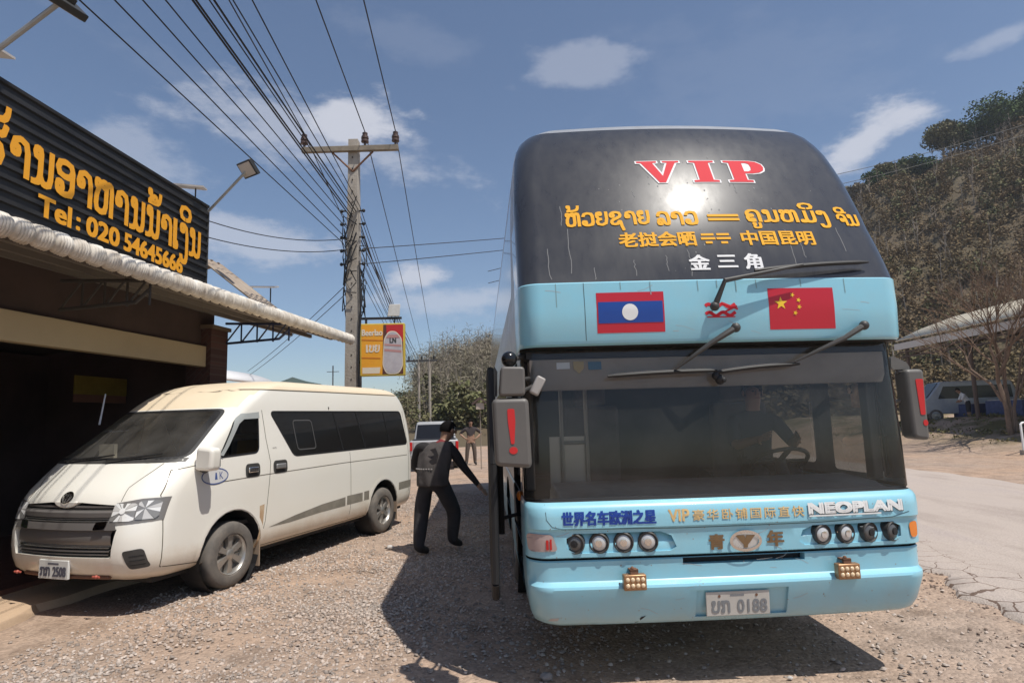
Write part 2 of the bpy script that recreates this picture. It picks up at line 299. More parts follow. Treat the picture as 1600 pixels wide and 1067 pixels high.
def lao(s):
    """Lao lettering: marks sit over or under the letter before them."""
    x = 0; L = []
    up = 0
    for ch in s:
        if ch == ' ': x += 260; continue
        if ch == '=':
            for y in (120, 260): L.append([(x + 30, y), (x + 420, y), (x + 420, y + 70), (x + 30, y + 70)])
            x += 480; continue
        g = LAO[ch]; pts = [[(l[i], l[i + 1]) for i in range(0, len(l), 2)] for l in g]
        xs = [p[0] for l in pts for p in l]
        if ch in '້ິີູໍ':
            w = max(xs) - min(xs); o = x - last / 2 - 30 - (max(xs) + min(xs)) / 2; dy = up if ch == '້' else 0
            if ch != 'ູ': up = 200
            L += [[(p[0] + o, p[1] + dy) for p in l] for l in pts]
        else:
            up = 0; last = max(xs) - min(xs); L += [[(p[0] - min(xs) + x, p[1]) for p in l] for l in pts]; x += last + 60
    v, f = fill([[(a / 1000, b / 1000) for a, b in l] for l in L])
    return v, f
def bold(vf, b):
    v, f = vf; return [([(x + dx * b, y + dy * b) for x, y in v], f) for dx, dy in ((0, 0), (1, .6), (-1, .6), (1, -.6), (-1, -.6))]
def poly(*p): return ([tuple(q) for q in p], [tuple(range(len(p)))])
def ribbon(pts, w):
    v, f = [], []
    P = [Vector(p) for p in pts]
    for i, p in enumerate(P):
        t = (P[min(i + 1, len(P) - 1)] - P[max(i - 1, 0)]).normalized(); n = Vector((-t.y, t.x)) * w / 2
        v += [tuple(p + n), tuple(p - n)]
    return v, [(2 * i, 2 * i + 1, 2 * i + 3, 2 * i + 2) for i in range(len(P) - 1)]
def ring(cx, cy, rx, ry, w, n=32): 
    a, b = ell(cx, cy, rx, ry, n), ell(cx, cy, rx - w, ry - w, n)
    return a + b, [(i, (i + 1) % n, n + (i + 1) % n, n + i) for i in range(n)]
def decal(name, layers, hit, off, m, parent, edge=.06, smooth=40):
    """lay 2-D layers on a shell: hit(u, v) -> (point, outward normal)."""
    if isinstance(layers, tuple): layers = [layers]
    bm = bmesh.new()
    for li, (v, f) in enumerate(layers):
        b2 = bmesh.new(); vs = [b2.verts.new((p[0], p[1], 0)) for p in v]
        for q in f:
            try: b2.faces.new([vs[i] for i in q])
            except ValueError: pass
        bmesh.ops.triangulate(b2, faces=b2.faces[:])
        for _ in range(6):
            e = [x for x in b2.edges if x.calc_length() > edge]
            if not e: break
            bmesh.ops.subdivide_edges(b2, edges=e, cuts=1); bmesh.ops.triangulate(b2, faces=b2.faces[:])
        mp = {}
        for x in b2.verts:
            h = hit(x.co.x, x.co.y)
            mp[x] = bm.verts.new(h[0] + h[1] * (off + (li % 5) * .0005)) if h else None
            if h: mp[x].normal = h[1]
        nn = {}
        for fc in b2.faces:
            q = [mp[x] for x in fc.verts]
            if None in q: continue
            a, b_, c = q; h = hit(*fc.calc_center_median()[:2])
            if h and (b_.co - a.co).cross(c.co - a.co).dot(h[1]) < 0: q = q[::-1]
            try: bm.faces.new(q)
            except ValueError: pass
        b2.free()
    for x in [x for x in bm.verts if not x.link_faces]: bm.verts.remove(x)
    me = bpy.data.meshes.new(name); bm.to_mesh(me); bm.free()
    return link(name, me, m, parent, smooth, fix=False)
def caster(bvh, kind):
    def front(u, v):
        h = bvh.ray_cast(Vector((u, -6, v)), Vector((0, 1, 0)));  return (h[0], -h[1] if h[1].y > 0 else h[1]) if h[0] else None
    def side(sg):
        def g(u, v):
            h = bvh.ray_cast(Vector((6 * sg, u, v)), Vector((-sg, 0, 0))); return (h[0], -h[1] if h[1].x * sg < 0 else h[1]) if h[0] else None
        return g
    return front if kind == 'front' else side(kind)
def wheel(parent, r, w, x, y, sg, hub='alloy', spokes=6):
    """a wheel turned outwards to sg; axle along x."""
    Mx = Matrix.Translation((x, y, r)) @ Matrix.Rotation(pi / 2 * sg, 4, 'Y')
    wb = thing('wheel', None, None); wb.parent = parent
    t = MB().lathe([(r * .62, -w / 2), (r * .9, -w / 2), (r * .97, -w * .42), (r, -w * .25), (r, w * .25), (r * .97, w * .42), (r * .9, w / 2), (r * .72, w * .52), (r * .64, w * .5), (r * .62, w * .40)], 40, Mx, True)
    obj('tyre', t, K['tyre'], wb, 40)
    d = MB().lathe([(r * .63, w * .44), (r * .60, w * .46), (r * .56, w * .36), (r * .55, w * .1), (.02, w * .1)], 40, Mx, False, False)
    if hub == 'alloy':
        for k in range(spokes):
            a = 2 * pi * k / spokes; S = Mx @ Matrix.Rotation(a, 4, 'Z')
            d.add([(r * .1, -r * .055, w * .36), (r * .56, -r * .11, w * .34), (r * .56, r * .11, w * .34), (r * .1, r * .055, w * .36), (r * .1, -r * .075, w * .15), (r * .56, -r * .13, w * .15), (r * .56, r * .13, w * .15), (r * .1, r * .075, w * .15)],
                  [(0, 1, 2, 3), (0, 4, 5, 1), (1, 5, 6, 2), (2, 6, 7, 3), (3, 7, 4, 0)], S)
        d.lathe([(r * .16, w * .12), (r * .16, w * .36), (r * .12, w * .41), (.01, w * .42)], 20, Mx)
    else:
        d.lathe([(r * .3, w * .1), (r * .28, w * .42), (r * .2, w * .46), (.01, w * .46)], 20, Mx)
    obj('rim', d, K['alloy'], wb, 35)
    b = MB().lathe([(r * .54, -w * .3), (r * .54, w * .09)], 24, Mx); obj('brake_drum', b, K['black'], wb)
    return wb

# ------------------------------------------------------------------ ground, road, hills
def height(x, y):
    """bank that rises beyond the road."""
    t = min(max((x - 15.5 - max(0, 18 - y) * .1) / 5.5, 0), 1) * min(max((y - 4) / 10, 0), 1); t = t * t * (3 - 2 * t)
    b = min(max((y - 46) / 14, 0), 1) * min(max((x + 14) / 6, 0), 1); b = b * b * (3 - 2 * b)
    return 1.0 * t * (1 - .25 * sin(y * .4)) + 1.6 * b * (1 - t)
def ramp(n, src, stops):
    r = n.new('ShaderNodeValToRGB'); e = r.color_ramp.elements
    while len(e) < len(stops): e.new(.5)
    for el, (p, c) in zip(e, stops): el.position = p; el.color = (*c, 1)
    return r
def ground_material():
    m = bpy.data.materials.new("dusty_gravel_ground"); m.use_nodes = True; n = m.node_tree.nodes; l = m.node_tree.links; b = n['Principled BSDF']; b.inputs['Roughness'].default_value = .95; b.inputs['Specular IOR Level'].default_value = .15
    t = n.new('ShaderNodeTexCoord')
    def noise(s, d=6, r=.6):
        z = n.new('ShaderNodeTexNoise'); z.inputs['Scale'].default_value = s; z.inputs['Detail'].default_value = d; z.inputs['Roughness'].default_value = r; l.new(t.outputs['Object'], z.inputs['Vector']); return z.outputs['Fac']
    def mix(f, a, c, op='MIX'):
        x = n.new('ShaderNodeMixRGB'); x.blend_type = op
        for i, v in enumerate((f, a, c)):
            if isinstance(v, float): x.inputs[i].default_value = v
            elif isinstance(v, tuple): x.inputs[i].default_value = (*v, 1)
            else: l.new(v, x.inputs[i])
        return x.outputs[0]
    big = noise(.35, 5); mid = noise(2.2, 8, .65); fine = noise(45, 4, .7)
    r1 = ramp(n, big, [(.36, (.37, .29, .235)), (.64, (.42, .30, .22))]); l.new(big, r1.inputs[0])
    r2 = ramp(n, mid, [(.3, (.52, .50, .48)), (.5, (1, 1, 1)), (.75, (1.25, 1.2, 1.15))]); l.new(mid, r2.inputs[0])
    c = mix(.8, r1.outputs[0], r2.outputs[0], 'MULTIPLY')
    v = n.new('ShaderNodeTexVoronoi'); v.inputs['Scale'].default_value = 38; l.new(t.outputs['Object'], v.inputs['Vector'])
    r3 = ramp(n, v.outputs['Color'], [(0, (.55, .54, .54)), (1, (1.3, 1.28, 1.25))]); l.new(v.outputs['Color'], r3.inputs[0])
    c = mix(.65, c, r3.outputs[0], 'MULTIPLY')
    # grass patches on the far bank
    s = n.new('ShaderNodeSeparateXYZ'); l.new(t.outputs['Object'], s.inputs[0])
    g = n.new('ShaderNodeMapRange'); g.inputs[1].default_value = 16.5; g.inputs[2].default_value = 19; l.new(s.outputs[0], g.inputs[0])
    gp = n.new('ShaderNodeMapRange'); gp.inputs[1].default_value = .40; gp.inputs[2].default_value = .56; l.new(noise(.9, 6), gp.inputs[0])
    gm = n.new('ShaderNodeMath'); gm.operation = 'MULTIPLY'; l.new(g.outputs[0], gm.inputs[0]); l.new(gp.outputs[0], gm.inputs[1])
    c = mix(gm.outputs[0], c, (.15, .125, .06))
    l.new(c, b.inputs['Base Color'])
    h = n.new('ShaderNodeMath'); h.operation = 'MULTIPLY_ADD'; l.new(fine, h.inputs[0]); h.inputs[1].default_value = .35; l.new(mid, h.inputs[2])
    h2 = n.new('ShaderNodeMath'); h2.operation = 'MULTIPLY_ADD'; l.new(v.outputs['Distance'], h2.inputs[0]); h2.inputs[1].default_value = -.5; l.new(h.outputs[0], h2.inputs[2])
    bp = n.new('ShaderNodeBump'); bp.inputs['Strength'].default_value = .9; bp.inputs['Distance'].default_value = .02; l.new(h2.outputs[0], bp.inputs['Height']); l.new(bp.outputs[0], b.inputs['Normal'])
    return m
def axis(lo, hi, fine_lo, fine_hi, st):
    a = list(np.arange(fine_lo, fine_hi, st)); x, d = a[-1], st
    while x < hi: d *= 1.35; x += d; a.append(x)
    x, d = a[0], st
    while x > lo: d *= 1.35; x -= d; a.insert(0, x)
    return a
GM = ground_material()
xs, ys = axis(-2500, 2500, -12, 34, .5), axis(-600, 4000, -4, 66, .5)
def relief(x, y):
    if y > 30 or x > 14: return height(x, y)
    return height(x, y) + .018 * sin(x * 1.9 + y * .7) * sin(y * 1.3 - x * .4) * (1 if x < 3.6 else 0) - .012 * (x < 3.9)
m = MB(); m.v = [(x, y, relief(x, y)) for y in ys for x in xs]; nx = len(xs)
m.f = [(j * nx + i, j * nx + i + 1, (j + 1) * nx + i + 1, (j + 1) * nx + i) for j in range(len(ys) - 1) for i in range(nx - 1)]
tag(obj("ground", m, GM, smooth=60), kind="structure")

def road_material():
    m = bpy.data.materials.new("dusty_cracked_asphalt"); m.use_nodes = True; n = m.node_tree.nodes; l = m.node_tree.links; b = n['Principled BSDF']; b.inputs['Roughness'].default_value = .85; b.inputs['Specular IOR Level'].default_value = .25
    t = n.new('ShaderNodeTexCoord')
    z = n.new('ShaderNodeTexNoise'); z.inputs['Scale'].default_value = .8; z.inputs['Detail'].default_value = 8; z.inputs['Roughness'].default_value = .6
    mp = n.new('ShaderNodeMapping'); mp.inputs['Scale'].default_value = (1.6, .35, 1); l.new(t.outputs['Object'], mp.inputs[0]); l.new(mp.outputs[0], z.inputs['Vector'])
    r = ramp(n, None, [(.3, (.36, .30, .26)), (.5, (.45, .38, .33)), (.72, (.40, .34, .31))]); l.new(z.outputs['Fac'], r.inputs[0])
    w = n.new('ShaderNodeTexNoise'); w.inputs['Scale'].default_value = 1.6; w.inputs['Detail'].default_value = 4; l.new(t.outputs['Object'], w.inputs['Vector'])
    ad = n.new('ShaderNodeMixRGB'); ad.blend_type = 'ADD'; ad.inputs[0].default_value = .35; l.new(t.outputs['Object'], ad.inputs[1]); l.new(w.outputs['Color'], ad.inputs[2])
    v = n.new('ShaderNodeTexVoronoi'); v.feature = 'DISTANCE_TO_EDGE'; v.inputs['Scale'].default_value = 3.0; l.new(ad.outputs[0], v.inputs['Vector'])
    s = n.new('ShaderNodeSeparateXYZ'); l.new(t.outputs['Object'], s.inputs[0])
    e = n.new('ShaderNodeMapRange'); e.inputs[1].default_value = 5.1; e.inputs[2].default_value = 3.9; e.inputs[3].default_value = 0; e.inputs[4].default_value = .03
    wob = n.new('ShaderNodeMath'); wob.operation = 'MULTIPLY_ADD'; l.new(w.outputs['Fac'], wob.inputs[0]); wob.inputs[1].default_value = -1.2; l.new(s.outputs[0], wob.inputs[2])
    a2 = n.new('ShaderNodeMath'); a2.operation = 'ADD'; l.new(wob.outputs[0], a2.inputs[0]); a2.inputs[1].default_value = .6; l.new(a2.outputs[0], e.inputs[0])
    lt = n.new('ShaderNodeMath'); lt.operation = 'LESS_THAN'; l.new(v.outputs['Distance'], lt.inputs[0]); l.new(e.outputs[0], lt.inputs[1])
    x = n.new('ShaderNodeMixRGB'); l.new(lt.outputs[0], x.inputs[0]); l.new(r.outputs[0], x.inputs[1]); x.inputs[2].default_value = (.16, .11, .085, 1)
    f = n.new('ShaderNodeTexNoise'); f.inputs['Scale'].default_value = 60; f.inputs['Detail'].default_value = 3; l.new(t.outputs['Object'], f.inputs['Vector'])
    fr_ = ramp(n, None, [(.35, (.82, .82, .82)), (.65, (1.12, 1.12, 1.12))]); l.new(f.outputs['Fac'], fr_.inputs[0])
    x2 = n.new('ShaderNodeMixRGB'); x2.blend_type = 'MULTIPLY'; x2.inputs[0].default_value = .8; l.new(x.outputs[0], x2.inputs[1]); l.new(fr_.outputs[0], x2.inputs[2]); l.new(x2.outputs[0], b.inputs['Base Color'])
    hh = n.new('ShaderNodeMath'); hh.operation = 'MULTIPLY_ADD'; l.new(lt.outputs[0], hh.inputs[0]); hh.inputs[1].default_value = -.6; l.new(f.outputs['Fac'], hh.inputs[2])
    bp = n.new('ShaderNodeBump'); bp.inputs['Strength'].default_value = .5; bp.inputs['Distance'].default_value = .02; l.new(hh.outputs[0], bp.inputs['Height']); l.new(bp.outputs[0], b.inputs['Normal'])
    return m
m = MB(); rows = []
y = -30.
def edge_near(y): return 4.0 + .22 * sin(y * 1.7) * sin(y * .6 + 1) + .10 * sin(y * 5.1) + .05 * sin(y * 13.) - max(0, y - 30) * .09
def edge_far(y): return 10.75 + .10 * sin(y * .9) + .06 * sin(y * 3.7) - max(0, y - 30) * .09
while y < 400:
    a, b_ = edge_near(y), edge_far(y); rows.append([(a - .05, y, -.03), (a, y, .03), (a + .25, y, .045), ((a + b_) / 2, y, .075), (b_ - .2, y, .05), (b_, y, .04), (b_ + .05, y, -.03)]); y += .12 if 1 < y < 22 else 1.5
for r in rows: m.v += r
m.f = [(j * 7 + i, j * 7 + i + 1, (j + 1) * 7 + i + 1, (j + 1) * 7 + i) for j in range(len(rows) - 1) for i in range(6)]
tag(obj("road", m, road_material(), smooth=50), kind="structure")
# earth apron in front of the restaurant
m = MB(); fs = Matrix.Translation((-4.95, 9.76, 0)) @ Matrix.Rotation(-atan2(.118, 1), 4, 'Z')
n = 60; ed = [(.78 + .10 * sin(k * .7) + .05 * sin(k * 2.3), -10 + k * .27) for k in range(n)]
vv = [(-9, y_, .075) for x_, y_ in ed] + [(x_ - .12, y_, .07) for x_, y_ in ed] + [(x_, y_, .05) for x_, y_ in ed] + [(x_ + .07, y_, -.04) for x_, y_ in ed]
m.add(vv, [(r * n + k, r * n + k + 1, (r + 1) * n + k + 1, (r + 1) * n + k) for r in range(3) for k in range(n - 1)], fs)
tag(obj("forecourt", m, mat("packed_earth", (.50, .36, .24), .9, var=.6, col2=(.38, .27, .19), vscale=2.5, bump=.3, bscale=30), smooth=30), kind="structure")

# loose stones, angular, thick on the forecourt side and thin by the road
def stones(name, n, area, smin, smax, m, dens=None):
    P = []
    while len(P) < n:
        q = rng.uniform((area[0], area[1]), (area[2], area[3]), (n, 2))
        k = np.array([dens(a, b) for a, b in q]) if dens else np.ones(n)
        P += [tuple(a) for a in q[rng.random(n) < k]]
    P = np.array(P[:n]); s = smin + (smax - smin) * rng.random(n) ** 2.2
    base = np.array([(1, 0, 0), (0, 1, 0), (-1, 0, 0), (0, -1, 0), (.15, .1, .8), (0, 0, -.6), (.6, .6, .45), (-.6, .55, .45), (-.5, -.6, .5), (.55, -.6, .4)], float)
    faces = np.array([(0, 6, 9), (4, 9, 6), (1, 7, 6), (4, 6, 7), (2, 8, 7), (4, 7, 8), (3, 9, 8), (4, 8, 9), (0, 1, 6), (1, 2, 7), (2, 3, 8), (3, 0, 9)])
    V = base[None] * (1 + rng.uniform(-.32, .32, (n, 10, 3))); V = V * (s[:, None, None] * rng.uniform(.65, 1.2, (n, 1, 3)))
    a = rng.uniform(0, 2 * pi, n); tl = rng.uniform(-.5, .5, n)
    c, d = np.cos(a)[:, None], np.sin(a)[:, None]; X, Y, Z = V[..., 0], V[..., 1], V[..., 2]
    X, Z = X * np.cos(tl)[:, None] - Z * np.sin(tl)[:, None], X * np.sin(tl)[:, None] + Z * np.cos(tl)[:, None]
    gz = np.array([max(relief(*p), -.02) for p in P])
    V = np.stack([X * c - Y * d + P[:, :1], X * d + Y * c + P[:, 1:], Z + s[:, None] * .18 + gz[:, None]], -1).reshape(-1, 3)
    F = (faces[None] + (np.arange(n) * 10)[:, None, None]).reshape(-1, 3)
    me = bpy.data.meshes.new(name); me.vertices.add(len(V)); me.vertices.foreach_set('co', V.ravel()); me.loops.add(F.size); me.loops.foreach_set('vertex_index', F.ravel().astype(np.int32))
    me.polygons.add(len(F)); me.polygons.foreach_set('loop_start', np.arange(0, F.size, 3, dtype=np.int32)); me.update(calc_edges=True); me.validate()
    return tag(link(name, me, m, fix=False), kind="stuff")
SM = mat("gravel_stone", (.40, .34, .295), .92, island=.42, bump=.3, bscale=40, var=.6, vscale=1.2, col2=(.39, .295, .235))
def dg(x, y):
    d = max(0, 1 - abs(x + 1.9 - (y - 5) * .12) / 2.6) ** .8 + .10
    if x > 3.8: d *= .25
    if x < -3.9 + (y - 5) * .1: d *= .05
    return min(1, d * (.55 + .45 * sin(x * 2.1 + 1.3 * y) * sin(y * 1.7 - x)) * (1 if y < 8 else .6))
tag(stones("gravel", 46000, (-5.5, 3.2, 4.2, 15), .005, .021, SM, dg), "grey brown loose gravel spread over the dusty ground", "gravel")
tag(stones("rubble", 1100, (3.2, 3.6, 4.6, 9), .005, .018, mat("dark_stone", (.17, .12, .095), .95, island=.5), lambda x, y: max(0, 1 - abs(x - edge_near(y) + .05) / .45)), "dark broken stones along the crumbling asphalt edge", "rubble")
ps = [(.55, 3.72, .05), (-3.3, 5.3, .04), (-1.62, 7.3, .05)]

# ---- hills
def interp(x, pts):
    for (a, b), (c, d) in zip(pts, pts[1:]):
        if x <= c: t = min(max((x - a) / (c - a), 0), 1); return b + (d - b) * t
    return pts[-1][1]
def hill_h(x, y):
    crest = interp(x, [(-40, 0), (-24, 0), (-20, 1.5), (-14, 5.5), (-8, 9.5), (-3, 11.5), (15, 16), (40, 26), (63, 38), (75, 42.5), (88, 46.5), (100, 50), (140, 60), (260, 66)])
    y0 = 44 + 8 * sin(x * .05); t = min(max((y - y0) / 66, 0), 1); t = t ** 1.15 * (1.6 - .6 * t)
    return crest * t + (1.2 * sin(x * .21 + y * .13) + .8 * sin(x * .5 - y * .37)) * min(t * 3, 1) * min(crest / 12, 1) - .3 + min(max((y - y0 + 4) / 6, 0), 1) * min(crest / 4, 1)
hx, hy = list(range(-44, 280, 4)), list(range(36, 180, 3))
m = MB(); m.v = [(x, y, hill_h(x, y)) for y in hy for x in hx]; nx = len(hx)
m.f = [(j * nx + i, j * nx + i + 1, (j + 1) * nx + i + 1, (j + 1) * nx + i) for j in range(len(hy) - 1) for i in range(nx - 1)]
tag(obj("hillside", m, mat("dry_hill_soil", (.105, .076, .044), .95, var=.8, vscale=.12, col2=(.08, .065, .034)), smooth=80), kind="structure")
m = MB(); px = [(-900, 20), (-700, 75), (-520, 60), (-380, 95), (-300, 78), (-200, 60), (-120, 75), (0, 50), (200, 60), (500, 40)]
N = 60; q = [(-900 + 1400 * k / N) for k in range(N + 1)]
m.v = [(x * .4, 360, -5) for x in q] + [(x * .4, 400, .4 * (interp(x, px) * .85 + 6 * sin(x * .05) + 3 * sin(x * .17))) for x in q] + [(x * .4, 450, -5) for x in q]
m.f = [(r * (N + 1) + k, r * (N + 1) + k + 1, (r + 1) * (N + 1) + k + 1, (r + 1) * (N + 1) + k) for r in range(2) for k in range(N)]
tag(obj("mountains", m, mat("far_forest", (.035, .06, .04), .95, var=.5, vscale=.05), smooth=80), kind="structure")  # distance haze put into the bluish-green base colour

# ---- scrub forest on the hill: leaf-clump quads and bare stems
def quads(name, C_, S_, m, flat=.9, thin=1.):
    n = len(C_); nrm = rng.normal(size=(n, 3)); nrm[:, 2] += flat; nrm /= np.linalg.norm(nrm, axis=1)[:, None]
    t = np.cross(nrm, rng.normal(size=(n, 3))); t /= np.linalg.norm(t, axis=1)[:, None]; b = np.cross(nrm, t)
    a = (S_ * rng.uniform(.6, 1.2, n))[:, None]; c = (S_ * thin * rng.uniform(.35, .9, n))[:, None]
    V = np.stack([C_ - t * a, C_ - b * c + t * a * .2, C_ + t * a, C_ + b * c], 1).reshape(-1, 3)
    return V, np.arange(4 * n).reshape(-1, 4)
def npmesh(name, V, F, m, parent=None):
    me = bpy.data.meshes.new(name); k = F.shape[1]; me.vertices.add(len(V)); me.vertices.foreach_set('co', np.ascontiguousarray(V, dtype=np.float32).ravel()); me.loops.add(F.size); me.loops.foreach_set('vertex_index', F.ravel().astype(np.int32))
    me.polygons.add(len(F)); me.polygons.foreach_set('loop_start', np.arange(0, F.size, k, dtype=np.int32)); me.update(calc_edges=True)
    return link(name, me, m, parent, fix=False)
def leafmat(name, col, col2, vs, isl=.3):
    m = mat(name, col, .8, var=.9, vscale=vs, col2=col2, island=isl, spec=.2); return m
F_DRY = leafmat("dry_scrub_leaf", (.185, .128, .068), (.135, .105, .052), .09)
F_GREY = leafmat("leafless_twig_mass", (.235, .20, .15), (.18, .165, .105), .12)
F_GREEN = leafmat("evergreen_leaf", (.055, .095, .028), (.085, .115, .04), .3)
F_MID = leafmat("dusty_green_leaf", (.115, .12, .052), (.17, .145, .08), .3)
def scrub(name, label, n, xr, yr, m, per, hgt, size, cond=lambda x, y: True, thin=1.):
    C_, S_ = [], []
    while n > 0:
        x, y = rng.uniform(*xr), rng.uniform(*yr)
        if not cond(x, y): continue
        n -= 1; z = hill_h(x, y); h = hgt * rng.uniform(.5, 1.25); r = h * .42
        p = rng.normal(size=(per, 3)); p /= np.linalg.norm(p, axis=1)[:, None]; p *= (rng.random(per) ** .4)[:, None]
        C_.append(np.array([x, y, z + h * .55]) + p * np.array([r, r, h * .5])); S_.append(np.full(per, size) * rng.uniform(.7, 1.3, per))
    V, F = quads(name, np.concatenate(C_), np.concatenate(S_), m, .9, thin)
    return tag(npmesh(name, V, F, m), label, "scrub", kind="stuff")
vis = lambda x, y: x > 1 + y * .42
scrub("hillside_scrub", "dry brown scrub covering the slope behind the shed", 5600, (25, 150), (52, 122), F_DRY, 56, 2.2, .24, vis, .55)
scrub("hillside_bushes".replace("bushes", "undergrowth"), "dull green patches of undergrowth on the brown slope", 750, (25, 150), (52, 122), F_MID, 46, 2.4, .22, lambda x, y: vis(x, y) and sin(x * .09 + 1) * sin(y * .13 + x * .04) > .15)
scrub("hillside_scrub", "dry brown scrub covering the hillside behind the coach", 2600, (-4, 90), (48, 124), F_DRY, 30, 2.4, .30, lambda x, y: x > 3 and x <= 2 + y * .46)
scrub("leafless_wood", "grey leafless wood on the low hill by the road", 1300, (-26, 8), (48, 122), F_GREY, 84, 4.4, .26, lambda x, y: -.160 * y < x < 2 - y * .01 and hill_h(x, y) > .6, .16)
scrub("roadside_undergrowth", "olive green undergrowth at the foot of the grey wood", 150, (-17, 4), (44, 60), F_MID, 80, 2.4, .12)
def stems(name, label, n, xr, yr, hr, rad, m, cond):
    mb = MB()
    while n > 0:
        x, y = rng.uniform(*xr), rng.uniform(*yr)
        if not cond(x, y): continue
        n -= 1; z = hill_h(x, y); h = rng.uniform(*hr); lx, ly = rng.normal(size=2) * .06 * h
        top = Vector((x + lx, y + ly, z + h)); bot = Vector((x, y, z - .3)); mb.tube([bot, bot.lerp(top, .5) + Vector((rng.normal() * .1, 0, 0)), top], [rad, rad * .7, rad * .25], 4, False)
        for k in range(5):
            t = rng.uniform(.4, .95); p = bot.lerp(top, t); d = Vector((rng.normal(), rng.normal(), 1.3)).normalized() * h * (1.05 - t) * .6
            mb.tube([p, p + d], [rad * .45, rad * .12], 3, False)
    return tag(obj(name, mb, m, fix=False), label, "wood", kind="stuff")
BARK = mat("pale_bark", (.30, .25, .20), .9, var=.6, vscale=2)
stems("bare_stems", "pale bare stems standing over the low roadside hill", 480, (-20, 8), (50, 118), (2.5, 5.2), .055, BARK, lambda x, y: -.155 * y < x < 2 - y * .01 and hill_h(x, y) > .6)
stems("slope_stems", "thin bare stems scattered over the brown slope", 420, (25, 150), (55, 122), (3, 6.5), .08, BARK, vis)
# ---- single trees
def tree(name, label, loc, h, r, m, n=900, size=.5, group=None, trunk=.16, seed=1, squash=.75, crown0=.4):
    g = np.random.default_rng(seed); T = thing(name, label, "tree", loc, 0, group); mb = MB(); tips = []
    mb.tube([(0, 0, -.4), (.03 * h * g.normal(), 0, h * .3), (.04 * h * g.normal(), .03 * h * g.normal(), h * .62)], [trunk, trunk * .75, trunk * .4], 8)
    for k in range(9):
        z = h * g.uniform(crown0 * .7, .62); a = g.uniform(0, 2 * pi); e = Vector((cos(a) * r * g.uniform(.4, .8), sin(a) * r * g.uniform(.4, .8), h * g.uniform(crown0 + .1, .92)))
        mb.tube([(0, 0, z), Vector((0, 0, z)).lerp(e, .5) + Vector((0, 0, .06 * h)), e], [trunk * .38, trunk * .22, trunk * .06], 5); tips.append(e)
    obj("trunk", mb, BARK, T, 60)
    cl = [np.array(t) for t in tips] + [np.array([g.normal() * r * .35, g.normal() * r * .35, h * g.uniform(crown0 + .1, .95)]) for _ in range(8)]
    C_, S_ = [], []
    for c in cl:
        k = n // len(cl); p = g.normal(size=(k, 3)); p /= np.linalg.norm(p, axis=1)[:, None]; p *= (g.random(k) ** .45)[:, None]
        C_.append(c + p * np.array([r * .45, r * .45, r * .45 * squash])); S_.append(np.full(k, size))
    V, F = quads("crown", np.concatenate(C_), np.concatenate(S_), m); npmesh("crown", V, F, m, T)
    return T
ridge = [(91, 107, 8, 4.6, F_GREEN, "dark tree below the round-crowned tree on the hill"), (106, 105, 9, 5.5, F_GREEN, "dark tree low on the slope at the picture's edge"), (88, 113, 7, 4.0, F_GREEN, "dark tree standing against the sky between the round crown and the highest tree"), (94, 113, 9, 5.5, F_GREEN, "dark dense tree standing highest on the hill crest"), (103, 111, 10, 6.5, F_GREEN, "broad dark tree on the crest at the picture's edge"), (84.5, 112, 7.5, 3.4, F_MID, "bright round-crowned tree between the darker trees of the crest"), (79, 112, 6, 3.2, F_GREEN, "low dark tree on the crest just below the round-crowned one"),
         (74, 112, 5.5, 2.8, F_MID, "small dusty tree where the crest starts to drop"), (70, 111, 5, 2.4, F_GREEN, "dark shrub-like tree at the low end of the crest"), (98, 106, 8, 5, F_GREEN, "dark tree just under the highest crest trees"), (66, 111, 4.2, 2.2, F_GREY, "sparse greyish tree at the foot of the crest line"), (110, 112, 10, 6, F_GREEN, "tall dark tree past the highest point of the crest")]
for i, (x, y, h, r, m_, lb) in enumerate(ridge):
    tree("crest_tree", lb, (x, y, hill_h(x, y) - .3), h * 1.12, r * 1.15, m_, 4200, .26, "trees along the hill crest", .25, i + 5)
tree("roadside_tree", "slim green tree beside the distant pair of poles", (-7.2, 52, .3), 5.2, 1.1, F_MID, 1100, .22, None, .1, 21, 1.6, .15)
tree("roadside_tree", "round olive tree above the standing man", (-2.6, 47, .4), 4.2, 2.2, F_MID, 1600, .22, "bushy trees at the foot of the low hill", .12, 22, .8, .1)
tree("roadside_tree", "olive tree next to the little wooden bird house", (-5.0, 48, .4), 3.6, 1.9, F_MID, 1500, .22, "bushy trees at the foot of the low hill", .12, 23, .8, .1)
tree("roadside_tree", "pale bush-like tree behind the pickup cab", (-10.2, 50, .2), 3.2, 2.0, F_GREY, 1300, .22, "bushy trees at the foot of the low hill", .1, 24, .8, .1)
def bare_tree(name, label, loc, h, seed, trunk=.11, lean=0.):
    g = random.Random(seed); T = thing(name, label, "tree", loc); mb = MB(); tw = MB()
    def grow(p, d, L, r, lv):
        e = p + d * L; b = mb if lv < 2 else tw; mid = p.lerp(e, .5) + Vector((g.gauss(0, .05), g.gauss(0, .05), 0)) * L
        b.tube([p, mid, e], [r, r * .8, r * .6], 6 if lv < 2 else 4, False)
        if lv > 5: return
        for k in range(3 if lv < 5 else 2):
            t = g.uniform(.55, 1); q = p.lerp(e, t) if k else e; nd = (d + Vector((g.gauss(0, .42), g.gauss(0, .42), g.uniform(-.05, .35)))).normalized()
            grow(q, nd, L * g.uniform(.62, .85), r * .58, lv + 1)
    for k in range(3):
        grow(Vector((.12 * k - .1, .1 * (k % 2), -.3)), Vector((-.10 + .16 * k + lean, g.gauss(0, .1), 1)).normalized(), h * .30, trunk * (1 - .2 * k), 0)
    obj("trunk", mb, mat("brown_bark", (.25, .17, .12), .9, var=.5), T, 60); obj("crown", tw, mat("reddish_twig", (.21, .14, .095), .9, var=.4), T, 60)
    return T
